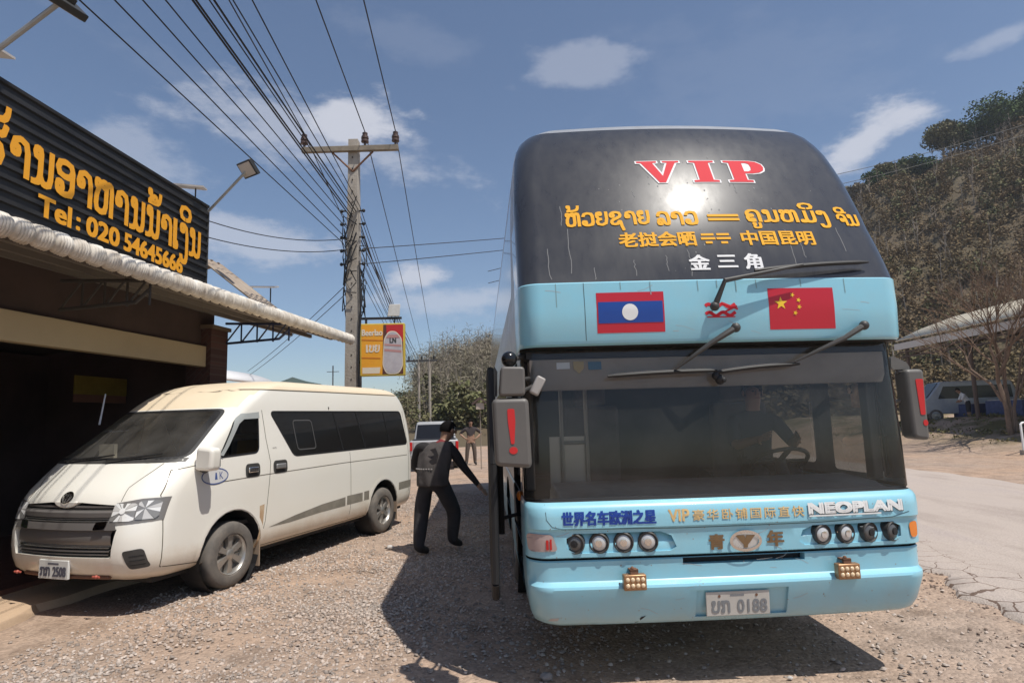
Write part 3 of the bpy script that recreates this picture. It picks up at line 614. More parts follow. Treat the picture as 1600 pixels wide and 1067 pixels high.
bare_tree("bare_tree", "leafless tree with many thin brown twigs in front of the open shed", (18.75, 23.2, .8), 7.4, 4)

# ------------------------------------------------------------------ restaurant (local x points to the road, y along the front, far end at 0)
FA = -atan2(.118, 1)
def flatx(x0, sh=0.):
    return lambda u, v: (Vector((x0, u, v - sh * (u + 1.8))), Vector((1, 0, 0)))
def corrugated(name, p0, p1, y0, y1, pitch, amp, m, parent, thick=.01):
    """sheet between two (x, z) lines whose ribs run down the slope."""
    n = int((y1 - y0) / pitch * 4); mb = MB(); d = Vector((p1[0] - p0[0], p1[1] - p0[1])).normalized(); nx_, nz_ = -d.y, d.x
    for k in range(n + 1):
        y = y0 + (y1 - y0) * k / n; a = amp * (0, 1, 1, 0)[k % 4] * .8
        for p in (p0, p1): mb.v.append((p[0] + nx_ * a, y, p[1] + nz_ * a))
    mb.f = [(2 * k, 2 * k + 1, 2 * k + 3, 2 * k + 2) for k in range(n)]
    o = obj(name, mb, m, parent, fix=False); s = o.modifiers.new("thick", 'SOLIDIFY'); s.thickness = thick; return o
def build_restaurant():
    T = thing("restaurant", "open-fronted roadside restaurant, dark inside under a cream beam", "building", (-4.95, 9.76, 0), FA)
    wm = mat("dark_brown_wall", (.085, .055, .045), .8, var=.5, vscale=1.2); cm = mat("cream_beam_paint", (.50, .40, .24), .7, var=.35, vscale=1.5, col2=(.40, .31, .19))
    m = MB(); m.box((-6, -11, 0), (-5.9, .35, 3.6)); m.box((-6, .30, 0), (-.25, .40, 3.6)); m.box((-6, -11.1, 0), (0, -11, 5)); m.box((-3.2, -4.2, .1), (-3.1, .3, 3.0)); m.box((-.16, -11, 3.012), (-.06, .28, 3.66)); obj("wall", m, wm, T)  # near end wall closes the room, added to darken it
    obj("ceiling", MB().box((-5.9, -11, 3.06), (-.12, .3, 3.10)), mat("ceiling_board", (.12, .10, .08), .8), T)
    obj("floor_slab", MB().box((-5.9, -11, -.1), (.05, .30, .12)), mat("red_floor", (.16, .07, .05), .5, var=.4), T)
    obj("beam", MB().box((-.10, -11, 2.68), (.04, -.06, 3.01)), cm, T, 0, .008)
    bk = bpy.data.materials.new("dark_brick"); bk.use_nodes = True; n = bk.node_tree.nodes; l = bk.node_tree.links; b = n['Principled BSDF']; b.inputs['Roughness'].default_value = .85
    tx = n.new('ShaderNodeTexBrick'); tx.inputs['Scale'].default_value = 1; tx.inputs['Brick Width'].default_value = .2; tx.inputs['Row Height'].default_value = .075; tx.inputs['Mortar Size'].default_value = .006
    tx.inputs['Color1'].default_value = (.10, .045, .035, 1); tx.inputs['Color2'].default_value = (.065, .03, .025, 1); tx.inputs['Mortar'].default_value = (.09, .06, .05, 1)
    t = n.new('ShaderNodeTexCoord'); mp = n.new('ShaderNodeMapping'); mp.inputs['Rotation'].default_value = (R(90), 0, R(45)); l.new(t.outputs['Object'], mp.inputs[0]); l.new(mp.outputs[0], tx.inputs['Vector']); l.new(tx.outputs[0], b.inputs['Base Color'])
    bp = n.new('ShaderNodeBump'); bp.inputs['Strength'].default_value = .6; bp.inputs['Distance'].default_value = .01; l.new(tx.outputs['Fac'], bp.inputs['Height']); bp.invert = True; l.new(bp.outputs[0], b.inputs['Normal'])
    for k, y in enumerate((-.06, -4.6, -9.2)):
        c = obj("column", MB().box((-.30, y, .0), (.045 if k else .12, y + .46, 3.30 if k == 0 else 2.67)), bk, T, 0, .006)
        if k == 0: obj("column_cap", MB().box((-.34, y - .03, 3.30), (.16, y + .49, 3.36)), mat('cap_brown', (.16, .12, .08), .7), c)
    # upper wall and roof sheets
    rm = mat("old_roof_sheet", (.34, .28, .22), .6, .2, var=.7, vscale=1.5, col2=(.22, .16, .12))
    corrugated("roof", (.74, 3.76), (-.32, 4.60), .02, .95, .2, .03, rm, T); corrugated("roof", (-5.8, 3.8), (-.36, 4.62), -10.5, .95, .2, .03, rm, T)
    obj("rafter", MB().tube([(-.3, .80, 4.53), (.72, .80, 3.70)], .035, 4), mat("rafter_brown", (.12, .08, .06), .7), T)
    # lean-to awning over the forecourt
    A = thing("awning", "brown metal awning with a white scalloped tile edge over the restaurant forecourt", "awning", (-4.95, 9.76, 0), FA)
    um = mat("awning_sheet", (.33, .29, .24), .55, .2, var=.5, vscale=1.2, col2=(.24, .20, .16))
    corrugated("roof_sheet", (1.28, 3.49), (-.10, 3.68), -10.5, 2.78, .18, .022, um, A)
    mb = MB(); N = 2000; nu = 9; y0, y1 = -10.5, 2.85; pitch = .2
    for k in range(N + 1):
        y = y0 + (y1 - y0) * k / N; ph = ((y - y0) / pitch) % 1; r = .034 + .074 * max(0, 1 - (2 * ph - 1) ** 4) ** .5 * (.80 + .20 * ph) + .004 * sin((y - y0) / pitch * 2 * pi * 7)
        for j in range(nu):
            a = R(-80 + 215 * j / (nu - 1)); mb.v.append((1.27 + r * 1.05 * cos(a), y, 3.432 + r * sin(a)))
    mb.f = [(k * nu + j, k * nu + j + 1, (k + 1) * nu + j + 1, (k + 1) * nu + j) for k in range(N) for j in range(nu - 1)]
    e = obj("edge_tile", mb, mat("white_edge_tile", (.72, .67, .59), .65, var=.8, vscale=5, col2=(.38, .32, .25)), A, 70, fix=False)
    s = e.modifiers.new("thick", 'SOLIDIFY'); s.thickness = .012
    for y, mm in ((.36, K['dblue']), (-2.9, K['darkint']), (-6.2, K['darkint'])):
        m = MB(); x1 = 1.22
        m.tube([(.1, y, 3.10), (x1 * .86, y, 3.14), (x1 + .0, y, 3.28)], .022, 6); m.tube([(.1, y, 3.44), (x1, y, 3.38)], .022, 6)
        for k in range(4): xa = .1 + k * .28; m.tube([(xa, y, 3.10), (xa + .27, y, 3.43)], .014, 5); m.tube([(xa + .28, y, 3.10), (xa + .28, y, 3.43)], .014, 5)
        obj("truss", m, mm, A)
    m = MB()
    for x, z in ((.95, 3.50), (.5, 3.56), (.08, 3.62)): m.box((x - .025, -10.5, z - .08), (x + .025, 2.7, z - .012))
    obj("purlin", m, mat("purlin_grey", (.16, .14, .12), .6), A)
    # black ribbed signboard with raised lettering
    Sg = thing("signboard", "long black ribbed signboard with orange lettering on the restaurant roof", "sign", (-4.95, 9.76, 0), FA)
    mb = MB(); sh = .036; zs = []; z = 3.6
    while z < 5.27: zs += [(z, .02), (z + .085, .02), (z + .095, .048), (z + .118, .048)]; z += .128
    for yy in (-9.5, -.14):
        for z, x in zs: mb.v.append((x, yy, z - sh * (yy + 1.8)))
    k = len(zs); mb.f = [(i, i + 1, k + i + 1, k + i) for i in range(k - 1)]
    bd = obj("board", mb, mat("black_ribbed_sheet", (.028, .027, .027), .42, .2, var=.5, col2=(.055, .052, .05), vscale=2), Sg, fix=False); s = bd.modifiers.new("thick", 'SOLIDIFY'); s.thickness = .02
    bx = MB(); q = [(.052, -.03), (-.02, -.03)]
    bx.box((-.03, -.15, 3.6), (.055, -.12, 5.22)); bx.add([(-.03, -9.5, 5.52), (.055, -9.5, 5.52), (.055, -.12, 5.185), (-.03, -.12, 5.185), (-.03, -9.5, 5.55), (.055, -9.5, 5.55), (.055, -.12, 5.215), (-.03, -.12, 5.215)], [(3, 2, 1, 0), (4, 5, 6, 7), (0, 1, 5, 4), (1, 2, 6, 5), (2, 3, 7, 6), (3, 0, 4, 7)])
    obj("sign_edge", bx, K['dgrey'], Sg)
    v, f = lao("ຮ້ານອາຫານນໍ້າເງິນ".replace("ໍ້", "້ໍ"))
    x0, x1 = min(p[0] for p in v), max(p[0] for p in v)
    v = [(-3.93 + (p[0] - x0) / (x1 - x0) * 3.58, 4.42 + p[1] * 1.10) for p in v]
    a = decal("lettering", bold((v, f), .012), flatx(.06, sh), .004, K['orange'], Sg, 5)
    te = bold(fit(text("Tel"), -3.22, -2.79, 4.08, 4.315), .014) + bold(fit(text(":"), -2.70, -2.66, 4.09, 4.24), .012) + bold(fit(text("020"), -2.55, -2.03, 4.08, 4.315), .014) + bold(fit(text("54645666"), -1.93, -.76, 4.08, 4.315), .014)
    a = decal("lettering", te, flatx(.06, sh), .004, K['orange'], Sg, 5)
    return T
REST = build_restaurant()
def fp(x, y, z):
    c, s = cos(FA), sin(FA); return Vector((-4.95 + x * c - y * s, 9.76 + x * s + y * c, z))
def flood(name, label, base, tip, look, panel=True):
    T = thing(name, label, "flood lamp", base, 0, "flood lamps on arms over the signboard"); b = Vector(base); t = Vector(tip) - b
    obj("arm", MB().tube([(0, 0, 0), t], .022, 8), K['steel'], T, 40)
    q = (Vector(look) - Vector(tip)).normalized().to_track_quat('Z', 'Y').to_matrix().to_4x4(); Mx = Matrix.Translation(t) @ q
    h = obj("lamp_head", MB().box((-.17, -.13, -.02), (.17, .13, .05), Mx), mat("lamp_black", (.03, .03, .03), .5), T, 0, .01)
    obj("lamp_glass", MB().box((-.145, -.105, .051), (.145, .105, .056), Mx), mat("lamp_pane", (.5, .46, .42), .2), h)
    obj("lamp_fin", MB().box((-.08, -.03, -.07), (.08, .03, -.02), Mx), K['dgrey'], h); return T
flood("flood_lamp", "flood lamp on a long arm at the far end of the signboard", fp(.0, -.15, 5.18), fp(.83, -.3, 5.84), fp(.2, -1.6, 4.6))
flood("flood_lamp", "flood lamp on a long arm high over the near end of the signboard", (-5.42, 5.0, 4.30), (-3.93, 5.0, 5.54), (-5.2, 5.4, 4.2))
def solar(label, p, rz, s=1.0):
    T = thing("solar_panel", label, "solar panel", p, rz, "small solar panels on posts behind the signboard")
    for x in (-.2, .2): obj("post", MB().tube([(x * s, 0, 0), (x * s, 0, .30)], .012, 6), K['dgrey'], T)
    f = obj("panel", MB().box((-.34 * s, -.22 * s, -.012), (.34 * s, .22 * s, .012), Matrix.Translation((0, 0, .32)) @ Matrix.Rotation(R(14), 4, 'X')), mat("panel_white", (.60, .55, .50), .5), T)
    obj("cell_sheet", MB().box((-.31 * s, -.19 * s, .0125), (.31 * s, .19 * s, .016), Matrix.Translation((0, 0, .32)) @ Matrix.Rotation(R(14), 4, 'X')), mat("solar_cell", (.02, .03, .06), .15), f)
solar("small solar panel on two posts at the far end of the signboard", fp(-.15, -.55, 5.2), R(20)); solar("small solar panel over the near end of the signboard", fp(-.12, -4.05, 5.32), R(15), 1.1)
solar("small pale solar panel beyond the signboard above the awning", fp(.3, 1.1, 3.9), R(10), .8)
# things inside the open front
T = thing("drinks_cooler", "pale upright drinks cooler standing in the dark restaurant", "cooler", fp(-2.0, -3.0, .12), FA)
obj("cabinet", MB().box((-.3, -.35, 0), (.3, .35, 1.95)), mat("cooler_white", (.45, .45, .44), .5), T, 0, .02); obj("door_glass", MB().box((.301, -.27, .25), (.308, .27, 1.6)), K['blackgloss'], T)
T = thing("yellow_banner", "yellow banner hung under the restaurant ceiling behind the cream beam", "banner", fp(-1.5, -.36, 2.27), FA); obj("cloth", MB().box((-.02, -.52, 0), (.0, .52, .28)), mat("yellow_cloth_banner", (.30, .22, .03), .8, var=.4), T)
obj("lower_band", MB().box((-.02, -.52, -.12), (-.005, .52, -.002)), mat("brown_banner_band", (.20, .09, .05), .8), T)
T = thing("dining_table", "dark wooden table with a red cloth near the restaurant front", "table", fp(-.9, -4.6, .12), FA); obj("table_top", MB().box((-.4, -.6, .70), (.4, .6, .74)), mat("table_wood", (.13, .07, .04), .5), T)
for x in (-.35, .35):
    for y in (-.55, .55): obj("leg", MB().box((x - .03, y - .03, 0), (x + .03, y + .03, .7)), mat("table_leg_wood", (.10, .05, .03), .6), T)
tag(obj("red_cloth", MB().prism(rounded([(-.5, 0), (.5, 0), (.42, .10), (-.38, .08)], .04), -.25, .25, 'x'), mat("red_fabric", (.35, .03, .05), .9)), "crumpled red cloth lying on the dark table", "cloth").matrix_world = Matrix.Translation(fp(-.9, -4.6, .865)) @ Matrix.Rotation(FA, 4, 'Z')
T = thing("serving_cart", "small pale framed picture on the dark restaurant wall", "picture", fp(-2.4, -5.2, 1.45), FA); T.name = "wall_picture"; obj("picture_frame", MB().box((-.03, -.22, 0), (0, .22, .4)), mat("pale_frame", (.45, .48, .40), .6), T); obj("picture_sheet", MB().box((.001, -.18, .04), (.004, .18, .36)), mat("picture_green", (.35, .45, .22), .6, var=.8, vscale=8), T)
tag(obj("wooden_post", MB().box((-.05, -.05, 0), (.05, .05, 2.9)), mat("maroon_post", (.17, .08, .07), .7)), "maroon wooden post inside the restaurant", "post").matrix_world = Matrix.Translation(fp(-1.1, -4.75, .121)) @ Matrix.Rotation(FA, 4, 'Z')
def potted(label, p, seed, s=1.0):
    g = np.random.default_rng(seed); T = thing("potted_plant", label, "plant", p, 0, "potted plants by the restaurant front"); obj("pot", MB().lathe([(.13 * s, 0), (.18 * s, .26 * s), (.16 * s, .27 * s), (.14 * s, .22 * s)], 16), mat("clay_pot", (.20, .09, .06), .8), T, 40)
    n = 420; p = g.normal(size=(n, 3)) * np.array([.16, .16, .22]) * s + np.array([0, 0, .62 * s]); V, F = quads("foliage", p, np.full(n, .07 * s), None); npmesh("foliage", V, F, F_GREEN, T); obj("stem", MB().tube([(0, 0, .2 * s), (.02, 0, .6 * s)], .02), BARK, T)
potted("leafy potted plant at the edge of the restaurant front beside the van", fp(-.15, -4.3, .12), 3, .8); potted("low potted plant close to the van's bumper", fp(-.45, -3.6, .12), 4, .8)

# ------------------------------------------------------------------ utility pole and wires
CON = mat("weathered_concrete", (.40, .36, .31), .9, var=.7, vscale=3, col2=(.22, .18, .14), bump=.4, bscale=25, stretch=(1, 1, .3))
POLE = thing("utility_pole", "weathered concrete utility pole with a crossarm and a tangle of cables", "utility pole", (-3.42, 13, 0))
obj("shaft", MB().prism([(-.15, -.14), (.15, -.14), (.15, .14), (-.15, .14)], 0, .01, 'z').add([(sx * w, sy * w, z) for z, w in ((.01, .16), (3, .145), (8.02, .105)) for sx, sy in ((-1, -1), (1, -1), (1, 1), (-1, 1))], [(4 * i + k, 4 * i + (k + 1) % 4, 4 * i + 4 + (k + 1) % 4, 4 * i + 4 + k) for i in range(2) for k in range(4)] + [(8, 9, 10, 11)]), CON, POLE, 0, .02)
m = MB()
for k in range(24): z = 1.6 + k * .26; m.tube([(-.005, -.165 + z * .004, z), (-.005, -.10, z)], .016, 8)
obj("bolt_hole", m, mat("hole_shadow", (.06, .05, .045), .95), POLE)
ca = obj("crossarm", MB().box((-1.12, -.20, 7.70), (1.02, -.10, 7.82)), mat("grey_timber", (.24, .20, .15), .8, var=.5), POLE, 0, .008)
obj("brace", MB().tube([(-.45, -.12, 7.70), (0, -.12, 7.25)], .022, 6).tube([(.45, -.12, 7.70), (0, -.12, 7.25)], .022, 6), K['rust'], POLE)
INS = [(-1.07, 8.12), (.28, 8.12), (.96, 8.12)]
for x, z in INS: obj("insulator", MB().lathe([(.025, 7.82), (.03, 7.9), (.085, 7.91), (.08, 7.96), (.06, 7.97), (.085, 7.99), (.078, 8.04), (.055, 8.06), (.06, 8.12), (.03, 8.14)], 16, Matrix.Translation((x, -.15, 0))), mat("brown_porcelain", (.075, .045, .035), .3), POLE, 40)
for z in (6.35, 6.05, 5.75, 5.45, 5.15):
    for s in (-1, 1): obj("cable_clamp", MB().tube([(s * .14, -.1, z), (s * .24, -.1, z)], .018, 6).ball((s * .24, -.1, z), .04, 8, 6), K['black'], POLE, 40)
WIRE = mat("black_cable", (.012, .012, .014), .6)
m = MB(); g = random.Random(3)
for k in range(13):
    z0 = g.uniform(3.6, 5.4); r_ = g.uniform(.16, .26); pts = [(r_ * cos(a) * 1.05 + .05, -.12 + r_ * sin(a) * .6, z0 + g.uniform(.3, .9) * sin(a * 2 + k) * .5 + .12 * t) for t, a in enumerate([2 * pi * i / 10 for i in range(9)])]; m.tube(pts, .012, 5)
for k in range(5): m.tube([(.16 + .02 * k, -.16, 5.2 - k * .2), (.19 + .02 * sin(k), -.18, 4), (.15, -.18, 3), (.17 + .03 * k, -.18, 1.4)], .014, 5)
obj("cable_coil", m, WIRE, POLE, 60)
def wire(pts, r, group, label, sag=.0):
    out = []
    for a, b in zip(pts, pts[1:]):
        a, b = Vector(a), Vector(b); n = 14; out += [a.lerp(b, k / n) - Vector((0, 0, sag * 4 * (k / n) * (1 - k / n))) for k in range(n + (b == Vector(pts[-1])))]
    return tag(obj("overhead_wire", MB().tube(out, r, 5), WIRE, None, 60, fix=False), label, "wire", group)
P2 = [(-7.7, 45, 6.52), (-6.75, 45, 6.75), (-5.85, 45, 6.52)]
for (x, z), near, far in zip(INS, (-1.4, -.45, .60), P2):
    wire([(near, -25, 8.3), (-3.42 + x, 12.85, 8.15), far], .011, "high wires on the crossarm insulators", "thin overhead wire carried by a brown insulator on the crossarm", .12)
LV = [(205, -3.9, 5.62), (240, -3.67, 5.75), (262, -3.53, 5.95), (285, -3.38, 6.1), (305, -3.24, 6.2), (312, -3.20, 6.22), (330, -3.08, 6.3), (338, -3.03, 6.33), (355, -2.91, 6.38), (385, -2.71, 6.45)]
for k, (px_, x, z) in enumerate(LV):
    xp = -3.62 + .04 * k; s_ = (x - xp) / (5.9 - 12.9); zz = 6.2 + (6.2 - z) / 7 * 3
    wire([(xp + s_ * (-25 - 12.9), -25, 6.25 + .02 * (k % 3)), (xp, 12.86, z), (-7.2 + .12 * (k % 6), 45, 4.6 + .22 * (k % 7))], .013 if k in (4, 5, 7) else .0085, "cables bundled down the utility pole", "dark cable of the bundle that runs down the side of the concrete pole", .10 + .05 * (k % 4))
sv = "thin service wire from the concrete pole to the restaurant sign"
wire([fp(.0, -.05, 5.1), (-3.5, 12.86, 5.72)], .009, "service wires to the restaurant", sv, .16); wire([fp(.0, -.05, 4.82), (-3.5, 12.86, 5.48)], .009, "service wires to the restaurant", sv, .14)
sv = "thin wire from the concrete pole to the white-roofed house"
for dz in (0, -.2): wire([(-3.5, 13.1, 4.85 + dz), (-10.5, 24, 3.9 + dz)], .009, "wires to the white-roofed house", sv, .1)
sv = "thin wire crossing from the concrete pole towards the hill behind the coach"
for dz in (0, .35): wire([(-3.25, 13.1, 5.2 + dz), (10, 30, 11.4 + dz)], .010, "wires crossing behind the coach", sv, .15)
sv = "thin wire strung across the brown hillside above the shed"
for dz in (0, 1.1): wire([(-2, 54, 14 + dz), (34, 60, 24.6 + dz), (58, 62, 31 + dz)], .03, "wires across the hill", sv, .3)
# pair of distant poles with one crossarm
T = thing("pole_frame", "distant pair of utility poles joined by one crossarm", "utility pole", (-6.6, 45, 0))
for x in (-.38, .42): obj("pole", MB().tube([(x, 0, -.2), (x, 0, 6.35)], [.11, .085], 8), CON, T, 40)
obj("crossarm", MB().box((-1.3, -.08, 6.15), (1.0, .08, 6.30)), K['dgrey'], T); obj("brace", MB().tube([(-.38, 0, 4.0), (.42, 0, 2.6)], .03, 6), K['dgrey'], T)
for x in (-1.1, -.15, .75): obj("insulator", MB().lathe([(.05, 6.3), (.08, 6.45), (.05, 6.6)], 8, Matrix.Translation((x, 0, 0))), K['black'], T)

# ------------------------------------------------------------------ hanging beer sign
SG = thing("hanging_sign", "square orange beer sign with a can picture hung on the concrete pole", "sign", (-2.77, 12.95, 2.70), R(3))
obj("sign_frame", MB().box((-.47, -.09, 0), (.47, .09, 1.12)), mat("yellow_frame", (.62, .45, .06), .5), SG, 0, .01)
sf = lambda u, v: (Vector((u, -.09, v)), Vector((0, -1, 0)))
org = mat("orange_face", (.80, .36, .02), .5, var=.3, col2=(.70, .24, .01), vscale=4); dk = mat("dark_face", (.10, .03, .02), .5); crm = mat("cream_face", (.72, .62, .48), .5); canm = mat("can_silver", (.50, .46, .47), .4, var=.5, vscale=7, col2=(.34, .30, .33)); rd = mat("can_red", (.50, .02, .02), .45); pk = mat("can_pink_band", (.48, .24, .22), .5)
fc = decal("sign_face", [poly((-.44, .03), (.44, .03), (.44, 1.09), (-.44, 1.09))], sf, .002, org, SG, 5)
decal("face_corner", [poly((.0, .03), (.44, .03), (.44, 1.09), (.02, 1.09))], sf, .004, dk, fc, 5); decal("face_corner", [poly((.10, .80), (.44, .72), (.44, 1.09), (.08, 1.09))], sf, .005, rd, fc, 5)
decal("face_corner", [poly((-.42, .05), (-.06, .05), (-.04, .18), (-.42, .18))], sf, .005, crm, fc, 5)
can = rounded([(.02, .22), (.10, .05), (.33, .05), (.42, .20), (.40, .78), (.28, .93), (.14, .93), (.05, .78)], .07)
decal("can_outline", [fill([[(.225 + (a - .225) * 1.09, .49 + (b - .49) * 1.05) for a, b in can]])], sf, .007, crm, fc, 5); decal("can_picture", [fill([can])], sf, .009, canm, fc, 5)
decal("can_band", [poly((.045, .52), (.405, .48), (.405, .53), (.045, .57)), poly((.045, .64), (.405, .61), (.405, .65), (.045, .68)), poly((.08, .80), (.37, .80), (.33, .87), (.12, .87))], sf, .011, pk, fc, 5); decal("can_letters", bold(fit(text("LN"), .16, .29, .70, .80), .005), sf, .012, K['dgrey'], fc, 5)
decal("lettering", bold(fit(text("Beerlao"), -.43, .0, .86, .99), .006), sf, .006, crm, fc, 5); decal("lettering", bold(fit(lao("ເບຍ"), -.34, -.06, .50, .66), .006), sf, .006, crm, fc, 5)
decal("face_stripe", [poly((-.44, .76), (.02, .74), (.02, .76), (-.44, .78)), poly((-.44, .38), (-.04, .36), (-.04, .38), (-.44, .40))], sf, .0055, mat("deep_orange", (.55, .15, .01), .5), fc, 5)
obj("hanger", MB().box((-.55, -.02, 1.22), (.40, .02, 1.27)).tube([(-.35, 0, 1.1), (-.35, 0, 1.25)], .015).tube([(.25, 0, 1.1), (.25, 0, 1.25)], .015), K['black'], SG)
obj("solar_lamp", MB().prism([(.10, 1.28), (.36, 1.28), (.38, 1.54), (.14, 1.54)], -.06, -.02, 'y'), K['white2'], SG, 0, .01); [obj("bracket", MB().tube([(-.43, 0, z), (-.55, .02, z)], .02), K['black'], SG) for z in (.3, 1.0)]

# ------------------------------------------------------------------ far things
T = thing("house", "low house with a white curved roof beyond the restaurant", "house", (-12.7, 21, 0), R(-6))
obj("wall", MB().box((-3.4, -2.4, -.1), (2.0, 3, 3.0)), mat("pinkish_wall", (.42, .28, .24), .8, var=.3), T)
pts = [(-3.8 + 6.8 * k / 20, 3.05 + 1.05 * sqrt(max(0, 1 - ((k - 8) / 12.6) ** 2)) * (1 if k > 8 else 1)) for k in range(21)]
m = MB(); m.v = [(x, y, z) for y in (-2.9, 3.4) for x, z in pts]; m.f = [(i, i + 1, 22 + i, 21 + i) for i in range(20)]; o = obj("roof", m, mat("white_metal_roof", (.74, .72, .70), .5), T, 60); s = o.modifiers.new("thick", 'SOLIDIFY'); s.thickness = .08
m = MB(); m.prism([(-3.4, 3.0)] + [(x, z - .12) for x, z in pts[1:-3]] + [(2.0, 3.0)], -2.38, -2.3, 'y'); obj("gable", m, mat("gable_pink", (.45, .30, .26), .8), T)
T = thing("antenna_mast", "thin grey antenna mast rising behind the van roof", "mast", (-8.9, 30, 0)); obj("mast", MB().tube([(0, 0, 0), (0, 0, 4.6)], .03), K['dgrey'], T); obj("cross_rod", MB().tube([(-.3, 0, 4.3), (.3, 0, 4.3)], .015), K['dgrey'], T)
T = thing("bird_house", "small wooden bird house with a pitched roof on a thin post", "bird house", (-1.22, 22, 0)); obj("post", MB().tube([(0, 0, -.2), (0, 0, 2.1)], .018), BARK, T); obj("box", MB().box((-.14, -.12, 2.1), (.14, .12, 2.32)), mat("pale_wood", (.45, .38, .32), .7), T)
obj("roof", MB().prism([(-.30, 2.30), (0, 2.54), (.30, 2.30), (.26, 2.26), (0, 2.46), (-.26, 2.26)], -.2, .2, 'y'), mat("dark_wood_roof", (.09, .06, .05), .7), T)
# open shed along the far side of the road
T = thing("open_shed", "long open shed with a cream sheet roof on the far bank", "shed", (20.2, 31, .95), R(-1.5))
cr = mat("cream_roof_sheet", (.76, .67, .50), .6, var=.3, col2=(.62, .53, .38)); 
m = MB(); q = [(-.2, 4.22), (1.2, 4.82), (3.0, 5.42), (5.0, 5.88), (7.0, 6.1), (9.0, 5.95), (11.5, 5.4)]; m.v = [(x, y, z) for y in (-22, .6) for x, z in q]; m.f = [(i, i + 1, 8 + i, 7 + i) for i in range(6)]; o = obj("roof", m, cr, T, 60); s = o.modifiers.new("thick", 'SOLIDIFY'); s.thickness = .06
obj("fascia", MB().box((-.28, -22, 3.72), (-.22, .6, 4.04)), mat("pale_fascia", (.60, .57, .52), .6), T)
m = MB()
for z in (3.3, 3.55): m.box((-.15, -22, z), (-.08, .5, z + .07))
for y in range(-22, 1, 2): m.tube([(-.1, y, 3.3), (4.9, y, 5.1)], .04, 4)
obj("roof_frame", m, mat("shed_brown_steel", (.10, .07, .055), .7), T)
for y in (0, -4.4, -8.8, -13.2, -17.6):
    for x in (.0, 10.5): obj("post", MB().tube([(x, y, -1.2), (x, y, 3.8 if x == 0 else 4.9)], .085, 8), mat("brown_post", (.13, .09, .07), .7), T)
obj("back_wall", MB().box((10.6, -22, -1), (10.7, .4, 4.6)), mat("shed_back_wall", (.16, .13, .10), .9, var=.5), T)
bt = mat("blue_tarp", (.07, .09, .19), .7, var=.5)
for k, (x, y, w, d, h, lb) in enumerate(((22.2, 29.2, .9, .6, .85, "blue covered stall table by the end post of the shed"), (22.0, 26.7, .8, .9, .95, "larger blue covered stall table deeper in the shed"), (22.6, 24.9, .7, .6, .8, "small blue covered table behind the bare tree"))):
    T2 = thing("stall_table", lb, "table", (x, y, .95), R(5 * k), "blue covered tables under the shed"); obj("cloth", MB().prism(rounded([(-w, 0), (w, 0), (w * .95, h), (-w * .95, h)], .06), -d, d, 'y'), bt, T2, 0, .03); obj("table_top", MB().box((-w * .9, -d * .9, h + .002), (w * .9, d * .9, h + .03)), K['white2'], T2)
T = thing("pipe_barrier", "bent white pipe barrier on the grassy bank", "barrier", (16.6, 20.2, .1)); m = MB(); m.tube([(0, 0, -.1), (0, 0, .95), (.05, 0, 1.0), (.9, .3, 1.02)], .035, 8); obj("pipe", m, K['white'], T, 40); obj("footing", MB().box((-.08, -.08, -.1), (.08, .08, .12)), CON, T)
# weeds on the bank
C_, S_ = [], []
for k in range(420):
    x, y = rng.uniform(17.6, 21.5), rng.uniform(14, 34); z = height(x, y); 
    if rng.random() < .35 + .65 * (sin(x * 1.7) * sin(y * .9) > 0): C_.append(np.array([x, y, z + .06]) + rng.normal(size=(14, 3)) * np.array([.2, .2, .03])); S_.append(np.full(14, .06))
V, F = quads("grass", np.concatenate(C_), np.concatenate(S_), None); tag(npmesh("grass", V, F, leafmat("bank_weed", (.13, .13, .055), (.20, .155, .08), 1.2)), "low green weeds on the bank before the shed", "weeds", kind="stuff")

# ------------------------------------------------------------------ double-deck coach
P_BLUE = mat("coach_blue_paint", (.265, .575, .70), .32, coat=.5, var=.45, vscale=4.5, col2=(.31, .53, .60), dust=((.40, .38, .34), .30, .60, .6))
P_FILM = mat("dusty_black_glass", (.034, .035, .040), .28, var=.6, vscale=2.2, col2=(.05, .05, .051), stretch=(6, 6, .35), spec=.11)
P_FILM.node_tree.nodes['Principled BSDF'].inputs['Coat Weight'].default_value = 1
P_FILM.node_tree.nodes['Principled BSDF'].inputs['Coat Roughness'].default_value = .055
P_SIDE = mat("tinted_side_glass", (.02, .021, .023), .08, spec=.8, coat=.5)
P_SILV = mat("silver_coach_panel", (.46, .47, .48), .35, .4, var=.4)
G_WIND = glass("coach_windscreen_glass", (.93, .93, .92), 1.0, haze=.04, hazecol=(.40, .385, .36))
G_SIDE = glass("coach_door_glass", (.92, .92, .90), .8)
